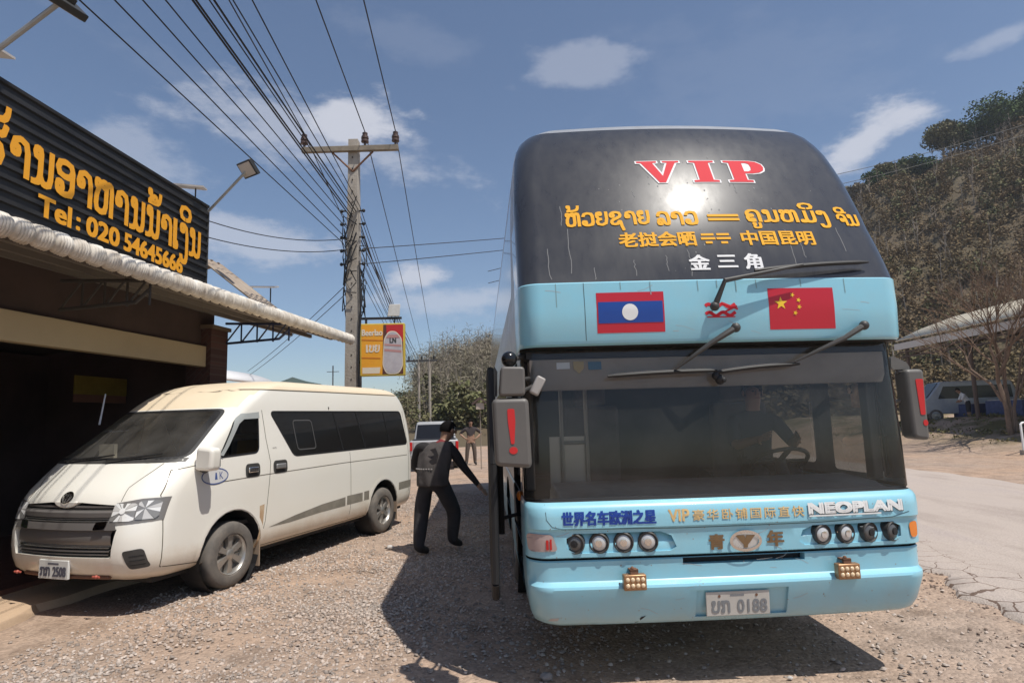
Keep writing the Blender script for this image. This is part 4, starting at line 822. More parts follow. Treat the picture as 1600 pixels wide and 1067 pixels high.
def build_coach():
    T = thing("double_decker_coach", "pale blue double-deck coach with a black upper windscreen lettered VIP", "bus", (1.35, 4.0, 0), R(3))
    hwid = 1.29
    L = [(.385, 1.17, .15, .26, .07, 12), (.39, 1.22, .10, .27, .07, 12), (.41, 1.25, .075, .27, .07, 12), (.46, 1.272, .052, .27, .07, 12), (.55, 1.285, .022, .27, .07, 12), (.61, 1.29, .004, .26, .07, 12), (.63, 1.29, .0, .26, .07, 12),
         (.645, 1.292, .006, .26, .07, 12), (.66, 1.292, .035, .25, .07, 12), (.67, 1.294, .045, .25, .07, 12), (.75, 1.295, .045, .25, .07, 12), (.79, 1.295, .04, .25, .07, 12), (.799, 1.293, .05, .25, .07, 12),
         (.801, 1.28, .075, .24, .07, 12), (.812, 1.28, .075, .24, .07, 12), (.814, 1.293, .04, .25, .07, 12), (.822, 1.30, .024, .25, .07, 12), (.9, 1.30, .02, .25, .07, 12), (.98, 1.30, .02, .25, .07, 12),
         (.995, 1.30, .012, .25, .07, 12), (1.0, 1.30, .004, .25, .07, 12), (1.1, 1.30, .002, .25, .07, 12), (1.15, 1.30, .01, .25, .07, 12), (1.175, 1.298, .03, .25, .07, 12), (1.19, 1.29, .06, .24, .07, 12), (1.195, 1.282, .085, .22, .07, 12),
         (1.21, 1.295, .09, .20, .07, 12), (1.5, 1.295, .10, .20, .07, 12), (1.8, 1.295, .12, .20, .07, 12), (2.0, 1.295, .135, .20, .07, 12), (2.10, 1.295, .145, .20, .07, 12), (2.165, 1.295, .15, .20, .07, 12),
         (2.168, 1.295, .03, .22, .07, 12), (2.18, 1.30, .008, .24, .07, 12), (2.2, 1.30, 0, .24, .07, 12), (2.4, 1.30, -.012, .24, .07, 12), (2.585, 1.30, -.004, .24, .07, 12), (2.593, 1.298, .004, .24, .07, 12)]
    for z, y, hw, rc in [(2.6, .006, 1.298, .24), (2.7, .036, 1.297, .24), (2.85, .086, 1.296, .25), (3.0, .146, 1.294, .26), (3.15, .212, 1.292, .26), (3.3, .284, 1.289, .27), (3.45, .360, 1.284, .27), (3.6, .440, 1.275, .28), (3.75, .524, 1.262, .29),
                         (3.86, .592, 1.24, .31), (3.95, .652, 1.21, .33), (4.01, .70, 1.17, .36), (4.06, .755, 1.11, .40), (4.09, .81, 1.03, .44), (4.11, .88, .93, .46), (4.125, 1.0, .75, .42), (4.135, 1.3, .48, .3), (4.14, 1.7, .2, .1)]:
        L.append((z, hw, y, rc, min(.17, .075 + .24 * (z - 2.6)), 12 - max(0, (z - 3.7) * .8)))
    L = [(z - (.03 if 1.0 < z < 1.25 else 0), hw + .025, y, rc * .62, bow * .6, yr) for z, hw, y, rc, bow, yr in L]
    bm = hull(L, 26, 12, 30)
    for v in bm.verts: v.co.x += .03
    bvh = BVHTree.FromBMesh(bm); front = caster(bvh, 'front')
    lay = bm.faces.layers.int.new('p')
    C = lambda f: f.calc_center_median()
    side = lambda s: (lambda f: abs(f.normal.x) > .8 and f.normal.x * s > 0)
    # stretch of the shell that each part takes
    for f in bm.faces:
        c = C(f); p = 1
        if 1.181 < c.z < 2.163 and c.y < .46: p = 2                     # lower windscreen, wrapped round the corners
        elif 2.163 < c.z < 2.169: p = 4  # band underside coloured black for its shade and the seal
        elif 1.16 < c.z < 1.181 or (.7995 < c.z < .8135): p = 4
        elif 2.594 < c.z and c.y < 1.45 and (abs(f.normal.x) < .93 or c.y < .62) and c.z < 4.02: p = 3
        elif c.z > 3.95: p = 5
        elif abs(f.normal.x) > .9 and c.y > .42 and c.z > 1.0: p = 8
        f[lay] = p
    for s in (1, -1):
        for fs, poly_, p in ((side(s), rounded(rect(.52, 1.22, 1.06, 2.10), .05), 6), (side(s), rounded(rect(1.34, 1.25, 2.5, 2.10), .06), 6), (side(s), rounded(rect(2.75, 1.35, 11.6, 2.08), .1), 7), (side(s), rounded(rect(1.05, 2.72, 11.7, 3.62), .12), 7)):
            if s == -1 and p == 6 and poly_[0][0] > 1: continue
            if s == -1 and p == 6: poly_ = rounded(rect(.56, .46, 1.52, 2.12), .06)
            for f in knife(bm, poly_, (1, 2), fs): f[lay] = p
    # wheel arches
    for s in (1, -1):
        for yy in (2.75, 9.0, 10.3):
            for f in knife(bm, [q for q in ell(yy, .5, .6, .6, 20)], (1, 2), side(s)): f[lay] = 0
    # recess for the four round lamps on each side, and the cooling slot
    fr = lambda f: f.normal.y < -.3
    for s in (1, -1):
        q = [(s * .44 + .06, .845), (s * 1.04 + .06, .845), (s * 1.10 + .06, .875), (s * 1.10 + .06, .94), (s * 1.04 + .06, .967), (s * .50 + .06, .967), (s * .43 + .06, .94), (s * .40 + .06, .87)]
        fs = knife(bm, q if s > 0 else q[::-1], (0, 2), fr)
        r = bmesh.ops.extrude_face_region(bm, geom=fs); bmesh.ops.delete(bm, geom=fs, context='FACES_ONLY')
        vs = [g for g in r['geom'] if isinstance(g, bmesh.types.BMVert)]
        for v in vs: v.co.y += .05 if v.co.z > .9 else .015
    for q, p, d in ((rect(-.30, .752, .50, .795), 4, .06), (rect(-.235, .425, .36, .60), 1, .02)):
        fs = knife(bm, q, (0, 2), fr); r = bmesh.ops.extrude_face_region(bm, geom=fs); bmesh.ops.delete(bm, geom=fs, context='FACES_ONLY')
        for g in r['geom']:
            if isinstance(g, bmesh.types.BMVert): g.co.y += d
            elif isinstance(g, bmesh.types.BMFace): g[lay] = p
    bm.normal_update()
    B = {i: [f for f in bm.faces if f[lay] == i] for i in range(9)}
    body = bm_obj("body", bm, B[1], P_BLUE, T, 32)
    bm_obj("windscreen", bm, B[2], G_WIND, T, 60); bm_obj("upper_windscreen", bm, B[3], P_FILM, T, 60); bm_obj("rubber_seal", bm, B[4], K['black'], T)
    bm_obj("roof", bm, B[5], P_SILV, T, 60)
    [bm_obj("side_panel", bm, [f for f in B[8] if C(f).x * s > 0], P_SILV, T, 60) for s in (1, -1)]
    bm_obj("driver_window", bm, [f for f in B[6] if C(f).x > 0], G_SIDE, T)
    for s in (1, -1):
        for up_ in (1, 0): bm_obj("side_window", bm, [f for f in B[7] if C(f).x * s > 0 and (C(f).z > 2.4) == bool(up_)], P_SIDE, T)
    bm.free()
    for s in (1, -1):
        for yy in (2.75, 9.0, 10.3):
            wheel(T, .5, .3, s * 1.10, yy, s, 'truck')
    m = MB()
    for s in (1, -1):
        for yy in (2.75, 9.65): m.lathe([(.60, 0), (.60, .45)], 24, Matrix.Translation((s * .82 + .03, yy, .5)) @ Matrix.Rotation(s * pi / 2, 4, 'Y'), False, True, False)
    m.box((-1.05, .4, .40), (1.05, 11.7, .44)); obj("underbody", m, K['black'], T)
    # ---- inside the lower deck
    m = MB(); m.box((-1.24, .62, .72), (1.24, 8, .76)); m.box((-1.24, 2.9, .76), (1.24, 2.95, 2.1)); m.box((-1.25, .42, 2.12), (1.25, 8, 2.15)); obj("saloon_floor", m, K['darkint'], T)
    m = MB(); m.prism([(.22, 1.16), (.34, 1.20), (.72, 1.22), (.86, 1.16), (.90, .76), (.22, .76)], -1.05, 1.22, 'x'); obj("dashboard", m, mat("dashboard_vinyl", (.32, .31, .295), .5, var=.4), T, 0, .02)
    m = MB(); m.prism([(.185, 2.098), (.185, 1.94), (.22, 1.885), (.34, 1.89), (.36, 2.098)], -1.23, 1.26, 'x'); obj("sun_visor_panel", m, mat("visor_panel", (.40, .345, .285), .7, var=.2), T, 0, .008)
    obj('seal_and_shade_strip', MB().box((-1.25, .19, 2.102), (1.28, .40, 2.15)), K['black'], T)  # black strip paints the band's shaded underside along with the top seal
    for x, y in ((1.285, .45), (1.26, 2.62), (-1.22, 1.62), (-1.225, .50)):
        m = MB().box((x - .035, y - .05, 1.2), (x + .035, y + .05, 2.14)); obj("window_pillar", m, mat("pillar_grey", (.09, .085, .08), .6), T, 0, .012)
    m = MB()
    for x, z in ((.86, 1.18), (-.55, 1.18)):
        m.box((x - .27, 1.25, .95), (x + .27, 1.75, 1.08)); m.box((x - .26, 1.70, 1.05), (x + .26, 1.84, 1.80)); m.box((x - .15, 1.72, 1.80), (x + .15, 1.83, 2.0)); m.box((x - .2, 1.3, .76), (x + .2, 1.7, .95))
    obj("cab_seat", m, mat("seat_cloth", (.10, .085, .08), .9, var=.4), T, 0, .04)
    m = MB(); Sx = Matrix.Translation((.84, .98, 1.30)) @ Matrix.Rotation(R(-30), 4, 'X')
    m.lathe([(.22 + .017 * cos(a), .017 * sin(a)) for a in [2 * pi * k / 8 for k in range(8)]], 32, Sx, True); m.box((-.21, -.02, -.01), (.21, .02, .01), Sx); m.box((-.02, -.2, -.01), (.02, .02, .01), Sx); m.lathe([(.05, -.25), (.05, .01)], 10, Sx)
    obj("steering_wheel", m, K['black'], T, 40)
    m = MB()
    for x in (-.92, -.72): m.tube([(x, 1.0, .78), (x, 1.0, 2.1)], .016)
    m.tube([(-.92, 1.0, 1.5), (-.72, 1.0, 1.5)], .014); m.box((-1.02, 1.02, .9), (-.70, 1.04, 1.55)); obj("entry_rail", m, mat("rail_grey", (.30, .28, .25), .4, .5), T, 30)
    # folded-open entrance door
    D = bpy.data.objects.new("entrance_door", None); COL.objects.link(D); D.parent = T
    x0 = -1.29 - .20
    m = MB(); P2 = [(.30, .62), (.36, .52), (1.18, .52), (1.18, 2.05), (.42, 2.05), (.32, 1.4)]
    for a, b in zip(P2, P2[1:] + P2[:1]): m.tube([(x0, *a), (x0, *b)], .028, 8)
    m.tube([(x0, .34, 1.1), (x0, 1.18, 1.1)], .02); obj("door_frame", m, K['black'], D, 40)
    obj("door_glass", MB().prism([(.36, .6), (1.16, .6), (1.16, 2.03), (.44, 2.03), (.35, 1.4)], x0 - .004, x0 + .004, 'x'), P_SIDE, D)
    m = MB(); m.tube([(x0 + .06, .8, .85), (x0 + .06, .8, 1.75)], .024); m.tube([(x0, .8, 1.7), (x0 + .17, .8, 1.7)], .014); m.tube([(x0, .8, .98), (x0 + .06, .82, .96), (x0 + .18, .85, .98)], .014); obj("door_arm", m, K['black'], D, 40)
    m = MB(); m.ball((-1.30, .60, 1.15), (.02, .05, .035)); obj("side_marker_lamp", m, K['amber'], T, 40)
    # ---- writing on the upper windscreen
    def V(*loops): return fill(list(loops))
    def serif(ch):
        if ch == 'V': return [[(0, 1), (.46, 1), (.46, .93), (.36, .91), (.53, .30), (.70, .91), (.60, .93), (.60, 1), (.98, 1), (.98, .93), (.89, .91), (.56, 0), (.42, 0), (.10, .91), (0, .93)]]
        if ch == 'I': return [[(.02, 0), (.60, 0), (.60, .08), (.47, .10), (.47, .90), (.60, .92), (.60, 1), (.02, 1), (.02, .92), (.15, .90), (.15, .10), (.02, .08)]]
        a = [(.02, 0), (.58, 0), (.58, .08), (.45, .10), (.45, .40), (.62, .40), (.80, .45), (.92, .56), (.95, .70), (.92, .84), (.80, .96), (.62, 1), (.02, 1), (.02, .92), (.14, .90), (.14, .10), (.02, .08)]
        return [a, [(.45, .50), (.55, .50), (.62, .56), (.64, .70), (.62, .85), (.55, .90), (.45, .90)]]
    red, wht = [], []
    for ch, x in (('V', -.34), ('I', .055), ('P', .325)):
        q = fill([[(x + u * .33, 3.405 + v * .215) for u, v in l] for l in serif(ch)]); red.append(q)
        wht += bold(fill([[(x + u * .33, 3.405 + v * .215) for u, v in l] for l in serif(ch)[:1]]), .012)
    hw_, hr_ = mat('white_sticker', (.74, .74, .74), .6, spec=.15), mat("red_sticker", (.62, .035, .05), .6, spec=.12)
    up = decal("lettering", wht, front, .002, hw_, T, .08); decal("lettering", red, front, .0055, hr_, T, .08)
    yel = mat("yellow_sticker", (.80, .40, .03), .6, var=.25, col2=(.62, .30, .04), spec=.12)
    la = [("ຫ້ວຍຊາຍ", -.93, -.34, 2.985, 3.22), ("ລາວ", -.29, .0, 3.02, 3.14), ("=", .08, .30, 3.055, 3.105), ("ຄູນໝິງ".replace('ໝ', 'ຫມ'), .36, .99, 2.985, 3.215), ("ຈີນ", 1.06, 1.225, 3.02, 3.185)]
    parts = []
    for s, a, b, c, d in la: parts += bold(fit(lao(s), a, b, c, d), .004)
    decal("lettering", parts, front, .003, yel, T, .06)
    cj = []
    for s, a, b, c, d in (("老挝会晒", -.58, -.05, 2.85, 2.965), ("中国昆明", .28, .81, 2.85, 2.965)): decal("lettering", bold(fit(text(s), a, b, c, d), .0045), front, .003, yel, T, .06)
    for y in (2.938, 2.905, 2.872):
        w = .075 if y > 2.92 else (.085 if y > 2.9 else .04)
        for x in (.04, .15): cj.append(poly((x - w * .6, y - .009), (x + w * .6, y - .009), (x + w * .6, y + .009), (x - w * .6, y + .009)))
    decal("double_dash", cj, front, .003, yel, T, .06)
    decal("lettering", bold(fit(text("金"), -.125, .01, 2.665, 2.775), .005) + bold(fit(text("三"), .07, .20, 2.68, 2.77), .005) + bold(fit(text("角"), .26, .375, 2.665, 2.78), .005), front, .003, hw_, T, .06)
    # pale rain streaks and splashes dried on the glass
    g = random.Random(11); stk = mat("dried_splash", (.20, .20, .20), .8)
    for x, z0, z1 in ((-.93, 2.66, 3.02), (-.96, 3.05, 3.22), (-1.08, 2.62, 2.86), (-.5, 2.63, 2.75), (-.12, 2.62, 2.82), (.62, 2.7, 2.98), (.70, 2.75, 2.9), (-.28, 2.66, 2.78), (1.02, 2.8, 3.0), (-.78, 2.61, 2.70), (.35, 3.3, 3.4), (-.42, 3.28, 3.36)):
        n = 7; decal("splash_mark", [ribbon([(x + g.gauss(0, .004), z0 + (z1 - z0) * k / n) for k in range(n + 1)], .0045)], front, .0012, stk, T, .1)
    sp = []
    for k in range(60): u, v, r_ = g.gauss(.05, .36), g.gauss(3.2, .22), g.uniform(.002, .006); sp.append((ell(u, v, r_, r_ * g.uniform(.6, 2), 6), [tuple(range(6))]))
    decal("splash_mark", [merge(*sp)], front, .001, stk, T, .1)
    # ---- flags and stickers on the blue band
    def part(name, layers, off, m): return decal(name, layers, front, off, m, T, .1)
    fr_, fb, fy = mat("flag_red", (.50, .015, .03), .35), mat("flag_blue", (.012, .06, .30), .35), mat("flag_yellow", (.85, .55, .03), .35)
    R4 = lambda a, b, c, d: poly((a, b), (c, b), (c, d), (a, d))
    F1 = part("laos_flag".replace("laos_", "striped_"), [R4(-.785, 2.245, -.335, 2.515)], .002, fr_)
    decal("flag_stripe", [R4(-.775, 2.31, -.345, 2.452)], front, .004, fb, F1, .1); decal("flag_disc", [(ell(-.565, 2.381, .053, .055), [tuple(range(24))])], front, .006, K['white'], F1, .1)
    F2 = part("starred_flag", [R4(.375, 2.243, .832, 2.522)], .002, fr_)
    def star(cx, cy, r, t=0): return fill([[(cx + (r if k % 2 == 0 else r * .4) * sin(t + pi * k / 5), cy + (r if k % 2 == 0 else r * .4) * cos(t + pi * k / 5)) for k in range(10)]])
    decal("flag_star", [star(.458, 2.418, .046)] + [star(x, y, .018, .4) for x, y in ((.542, 2.474), (.582, 2.438), (.583, 2.392), (.553, 2.352))], front, .004, fy, F2, .1)
    wv = lambda y0: ribbon([(-.06 + k * .012, y0 + .012 * sin(k * .8)) for k in range(18)], .022)
    part("wavy_sticker", [wv(2.41), wv(2.355), ribbon([(-.05, 2.335), (.14, 2.335)], .008), ribbon([(.05, 2.43), (.16, 2.385)], .012), ribbon([(.05, 2.36), (.155, 2.405)], .012)], .002, hr_)
    seam = mat("seam_shadow", (.05, .08, .09), .8)
    part("panel_joint", [ribbon([(-.86, 2.2), (-.865, 2.585)], .004)], .0015, seam)
    # grime runs below the black glass
    part("grime_streaks", [ribbon([(x, 2.585), (x + .002, 2.585 - h)], .006) for x, h in ((-1.05, .16), (-.62, .05), (-.1, .07), (.03, .05), (.16, .08), (.30, .06), (.92, .10), (.61, .05), (-.42, .09))], .0012, mat("grime", (.20, .33, .36), .8))
    # ---- lower writing
    tb = mat("blue_sticker", (.012, .05, .30), .4); gold = mat("pale_gold_sticker", (.72, .50, .22), .4)
    decal("lettering", bold(fit(text("世界名车欧洲之星"), -1.065, -.47, 1.02, 1.105), .0045), front, .002, tb, T, .08)
    decal("lettering", [fit(text("VIP"), -.385, -.255, 1.028, 1.10)] + bold(fit(text("VIP"), -.385, -.255, 1.028, 1.10), .003) + bold(fit(text("豪华卧铺国际直快", 1.25), -.23, .50, 1.03, 1.095), .001), front, .002, gold, T, .08)
    for s, dx, off, m_ in (("NEOPLAN", .006, .003, K['dgrey']), ("NEOPLAN", 0, .008, K['white'])):  # dark copy, shifted sideways and down, paints the letters' shadow
        l = [fit(text("NEOPLAN", 1.05), .535 + dx, 1.165 + dx, 1.045 - dx, 1.105 - dx)]
        decal("lettering", [y for q in l for y in bold(q, .009)] + ([R4(.53, 1.024, 1.02, 1.034)] if dx == 0 else []), front, off, m_, T, .08)
    brz = mat("bronze_badge", (.28, .20, .12), .3, .8)
    decal("lettering", bold(fit(text("青"), -.13, -.035, .845, .935), .005), front, .004, brz, T, .06); decal("lettering", bold(fit(text("年"), .25, .355, .85, .945), .005), front, .004, brz, T, .06)
    em = decal("emblem", [ring(.105, .89, .105, .066, .018)], front, .012, K['chrome'], T, .06)
    decal("emblem_disc", [(ell(.105, .89, .09, .052), [tuple(range(24))])], front, .004, mat("badge_silver", (.62, .62, .60), .3, .5), em, .06)
    decal("emblem_mark", [poly((.04, .925), (.098, .925), (.105, .905), (.112, .925), (.17, .925), (.118, .865), (.118, .848), (.092, .848), (.092, .865))], front, .008, brz, em, .06)
    decal("panel_joint", [ribbon([(-1.17, 1.15), (-1.165, 1.06), (-1.13, 1.015), (-1.07, 1.0), (-.3, .985), (.6, .985), (1.1, 1.0), (1.22, 1.03)], .004)], front, .0015, seam, T)
    # ---- lamps
    for x in (-.98, -.825, -.67, -.515, .62, .78, .94, 1.10):
        h = bvh.ray_cast(Vector((x, -6, .9)), Vector((0, 1, 0)))[0]; Mx = Matrix.Translation((x, h.y + .035, .905)) @ Matrix.Rotation(pi / 2, 4, 'X') @ Matrix.Rotation(R(20 * x), 4, 'Y')
        lp = obj("headlight", MB().lathe([(.050, -.06), (.064, -.04), (.064, .035), (.058, .04), (.054, .03)], 28, Mx), K['dgrey'], T, 40)
        dull = x in (.94, 1.10, -.98)
        obj("lens", MB().lathe([(.053, .0), (.053, .024), (.04, .034), (.02, .039), (.004, .04)], 28, Mx), K['greylens'] if dull else K['lens'], lp, 60)
        obj("reflector", MB().lathe([(.024, .03), (.022, .046), (.004, .048)], 20, Mx), K['chrome'] if not dull else K['black'], lp, 40)
    for s in (-1, 1):
        q = rounded([(s * 1.115 + .02 * (s < 0), .865), (s * 1.275, .86), (s * 1.285, .972), (s * 1.13, .968)] if s < 0 else [(1.225, .86), (1.285, .865), (1.285, .965), (1.215, .96)], .03)
        ind = decal("turn_signal", [fill([q])], front, .006, mat("smoked_lens", (.42, .32, .30), .12) if s < 0 else K['amber'], T, .04)
        if s < 0: decal("signal_bulb", [R4(-1.17, .875, -1.155, .935), R4(-1.148, .875, -1.135, .94)], front, .01, K['redlens'], ind, .04)
    for x, z in ((-.63, .675), (.745, .685)):
        h = bvh.ray_cast(Vector((x, -6, z)), Vector((0, 1, 0)))[0]; y = h.y
        f = obj("work_lamp", MB().box((x - .072, y - .085, z - .05), (x + .072, y - .03, z + .045)), mat("lamp_bronze_housing", (.36, .20, .10), .35, .5), T, 0, .008)
        m = MB()
        for i in range(4):
            for j in range(2): m.ball((x - .048 + i * .032, y - .086, z - .02 + j * .036), (.014, .008, .014), 10, 6)
        obj("led_lens", m, mat("warm_lens", (.75, .58, .38), .1), f, 60)
        m = MB(); m.box((x - .025, y - .07, z + .045), (x + .025, y - .05, z + .075)); m.box((x - .025, y - .07, z + .06), (x + .025, y + .03, z + .07)); m.ball((x - .01, y - .06, z + .08), .012, 8, 6); obj("lamp_bracket", m, K['rust'], f)
    # ---- number plate
    h = bvh.ray_cast(Vector((.03, -6, .50)), Vector((0, 1, 0)))[0].y
    PL = Matrix.Translation((.03, h - .012, .51)) @ Matrix.Rotation(R(4), 4, 'X')
    plate = obj("number_plate", MB().box((-.205, -.004, -.075), (.205, .004, .075), PL), mat("old_plate", (.50, .48, .44), .5, var=.5, col2=(.38, .36, .32)), T, 0, .004)
    pm = mat("plate_lettering", (.20, .21, .22), .6)
    def flat(u, v): return PL @ Vector((u, -.004, v)), Vector((0, -1, 0))
    decal("lettering", bold(fit(lao("ບກ"), -.17, -.055, -.055, .02), .0025) + bold(fit(text("0188"), -.005, .185, -.055, .022), .0022) + [R4(-.05, .045, .04, .056)], flat, .001, pm, plate, .2)
    decal("plate_bolt", [(ell(x, .048, .009, .009, 12), [tuple(range(12))]) for x in (-.12, .12)], flat, .002, K['rust'], plate, .2)
    decal("scuff", [poly((-.62, .40), (-.58, .44), (-.55, .448), (-.60, .404))], front, .002, K['black'], T)
    decal("scuff", [poly((-1.17, .425), (-1.11, .43), (-1.10, .45), (-1.15, .445))], front, .002, mat("bare_filler", (.45, .42, .40), .7), T)
    # ---- stickers behind the windscreen top
    st = [R4(-1.045, 2.03, -.955, 2.075)], fill([[(-.93, 2.08), (-.86, 2.08), (-.86, 2.03), (-.895, 1.995), (-.93, 2.03)]]), [R4(-.83, 2.02, -.74, 2.075)]
    decal("sticker", st[0], front, -.012, K['white'], T); decal("sticker", [st[1]], front, -.012, mat("gold_shield", (.50, .36, .14), .4), T); decal("sticker", st[2], front, -.012, mat("blue_label", (.06, .16, .24), .4), T)
    g = random.Random(23); sc_ = []
    for k in range(26):
        u, v = g.uniform(-1.15, 1.2), g.choice([g.uniform(.45, .62), g.uniform(.68, .78), g.uniform(.83, 1.0), g.uniform(2.22, 2.56)]); l_, a = g.uniform(.02, .13), g.uniform(-.5, .5); sc_.append(ribbon([(u, v), (u + l_ * .5, v + l_ * a * .3), (u + l_, v + l_ * a)], g.uniform(.0015, .0035)))
    decal("scratch", [merge(*sc_)], front, .0008, mat("scratch_primer", (.40, .42, .42), .8), T, .05)
    sp = []
    for k in range(95): u, v, r_ = g.uniform(-1.2, 1.25), g.uniform(.42, 1.1), g.uniform(.0015, .0045); sp.append((ell(u, v, r_, r_ * g.uniform(.6, 1.4), 6), [tuple(range(6))]))
    decal("mud_speck", [merge(*sp)], front, .0008, mat("mud_brown", (.30, .22, .16), .9), T, .05)["kind"] = "stuff"
    # ---- wipers
    def wiper(base, elbow, tip, b0, b1, sag):
        m = MB(); m.tube([base, elbow, tip], [.022, .017, .009], 8); m.ball(base, .032, 10, 8); w = obj("wiper", m, K['dgrey'], T, 40)
        n = 10; pts = [Vector(b0).lerp(Vector(b1), k / n) + Vector((0, -.012 * sin(pi * k / n), sag * sin(pi * k / n))) for k in range(n + 1)]
        obj("wiper_blade", MB().tube(pts, [.010] + [.016] * (n - 1) + [.007], 6), K['black'], w, 40)
    wiper((-.01, -.05, 2.40), (.05, -.10, 2.56), (.60, -.07, 2.665), (.28, -.045, 2.635), (1.12, .03, 2.70), .008)
    wiper((.12, -.05, 2.255), (-.05, -.07, 2.16), (-.27, .04, 2.0), (-.72, .075, 1.965), (.02, .065, 1.985), .006)
    wiper((1.01, -.02, 2.255), (.85, -.05, 2.17), (.55, .055, 2.03), (.0, .075, 1.97), (.60, .085, 2.015), .01)
    m = MB(); m.ball((.04, .075, 1.925), (.035, .03, .035), 12, 8); m.ball((.015, .08, 1.95), (.028, .025, .028), 10, 8); m.ball((.055, .05, 1.92), (.018, .012, .018), 10, 6); obj("washer_nozzle", m, K['black'], T, 50)
    # ---- mirrors
    MG = mat("mirror_housing", (.115, .108, .10), .45, var=.35, col2=(.16, .145, .13))
    def mirror(s, cx, z0, z1, w, y=-.10):
        m = MB(); m.prism(rounded([(cx - w / 2, z0 + .02), (cx + w / 2, z0), (cx + w / 2 + .01 * s, z1), (cx - w / 2 - .012, z1)], .035), y - .05, y + .09, 'y')
        a = obj("wing_mirror", m, MG, T, 0, .025)
        g = obj("mirror_glass", MB().box((cx - w * .42, y + .088, z0 + .04), (cx + w * .42, y + .094, z1 - .04)), K['chrome'], a)
        px, zz = cx - .01, (z0 + z1) / 2 + .03; l = (z1 - z0)
        q = [(px - .022, zz + l * .28), (px + .022, zz + l * .28), (px + .026, zz + l * .1), (px + .017, zz - l * .22), (px - .004, zz - l * .22), (px - .02, zz + l * .1)]
        if s > 0: px += .035; q = [(px - .032, zz + l * .30), (px + .026, zz + l * .30), (px + .016, zz - l * .2), (px - .02, zz - l * .2)]
        bmk = MB().prism(rounded(q, .012), y - .0535, y - .0505, 'y').prism(ell(px + .01, zz - l * .31, .026 if s < 0 else .018, .022, 16), y - .0535, y - .0505, 'y')
        obj("exclamation_mark", bmk, K['red'], a)
        return a, y
    a, y = mirror(-1, -1.37, 1.40, 1.83, .225)
    obj("wide_angle_mirror", MB().prism(rounded([(-1.45, 1.845), (-1.285, 1.845), (-1.285, 2.025), (-1.435, 2.03)], .025), y - .05, y + .08, 'y'), MG, T, 0, .015)
    m = MB(); m.prism([(-1.475, 1.85), (-1.46, 1.85), (-1.455, 2.0), (-1.475, 2.04)], y + .0, y + .12, 'y'); obj("mirror_back_plate", m, K['black'], T)
    m = MB(); m.ball((-1.375, y + .08, 2.085), .052, 18, 12); obj("convex_mirror", m, K['blackgloss'], T, 60)
    m = MB(); m.tube([(-1.375, y + .08, 2.04), (-1.33, y + .2, 2.10), (-1.24, .3, 2.14)], .018); m.tube([(-1.29, y + .02, 1.95), (-1.25, y + .10, 1.96), (-1.23, .25, 1.95)], .013); m.tube([(-1.29, y, 1.88), (-1.24, y + .02, 1.90), (-1.22, .2, 1.92)], .013); m.tube([(-1.37, y + .05, 1.84), (-1.37, y + .05, 1.8)], .03)
    obj("mirror_arm", m, K['dgrey'], T, 40)
    Mx = Matrix.Translation((-1.205, y, 1.905)) @ Matrix.Rotation(R(28), 4, 'Y')
    obj("spot_lamp", MB().box((-.03, -.04, -.06), (.03, .03, .06), Mx), mat("pale_grey_lamp", (.34, .32, .30), .5), T, 0, .012)
    a, y = mirror(1, 1.615, 1.46, 1.98, .12, .42)
    m = MB(); m.tube([(1.55, y + .02, 1.96), (1.52, y + .06, 2.05), (1.34, y + .1, 2.10)], .02); m.prism(rounded([(1.47, 1.985), (1.62, 1.98), (1.60, 2.03), (1.48, 2.09)], .03), y, y + .07, 'y'); m.tube([(1.34, y + .1, 2.10), (1.34, y + .1, 1.75), (1.55, y + .05, 1.75)], .016); obj("mirror_arm", m, MG, T, 30)
    # strip of trim beside the windscreen
    obj("corner_trim", MB().tube([(1.352, .40, 1.22), (1.352, .42, 1.7), (1.352, .44, 2.12)], .014, 8), K['dgrey'], T, 40)
    return T
COACH = build_coach()

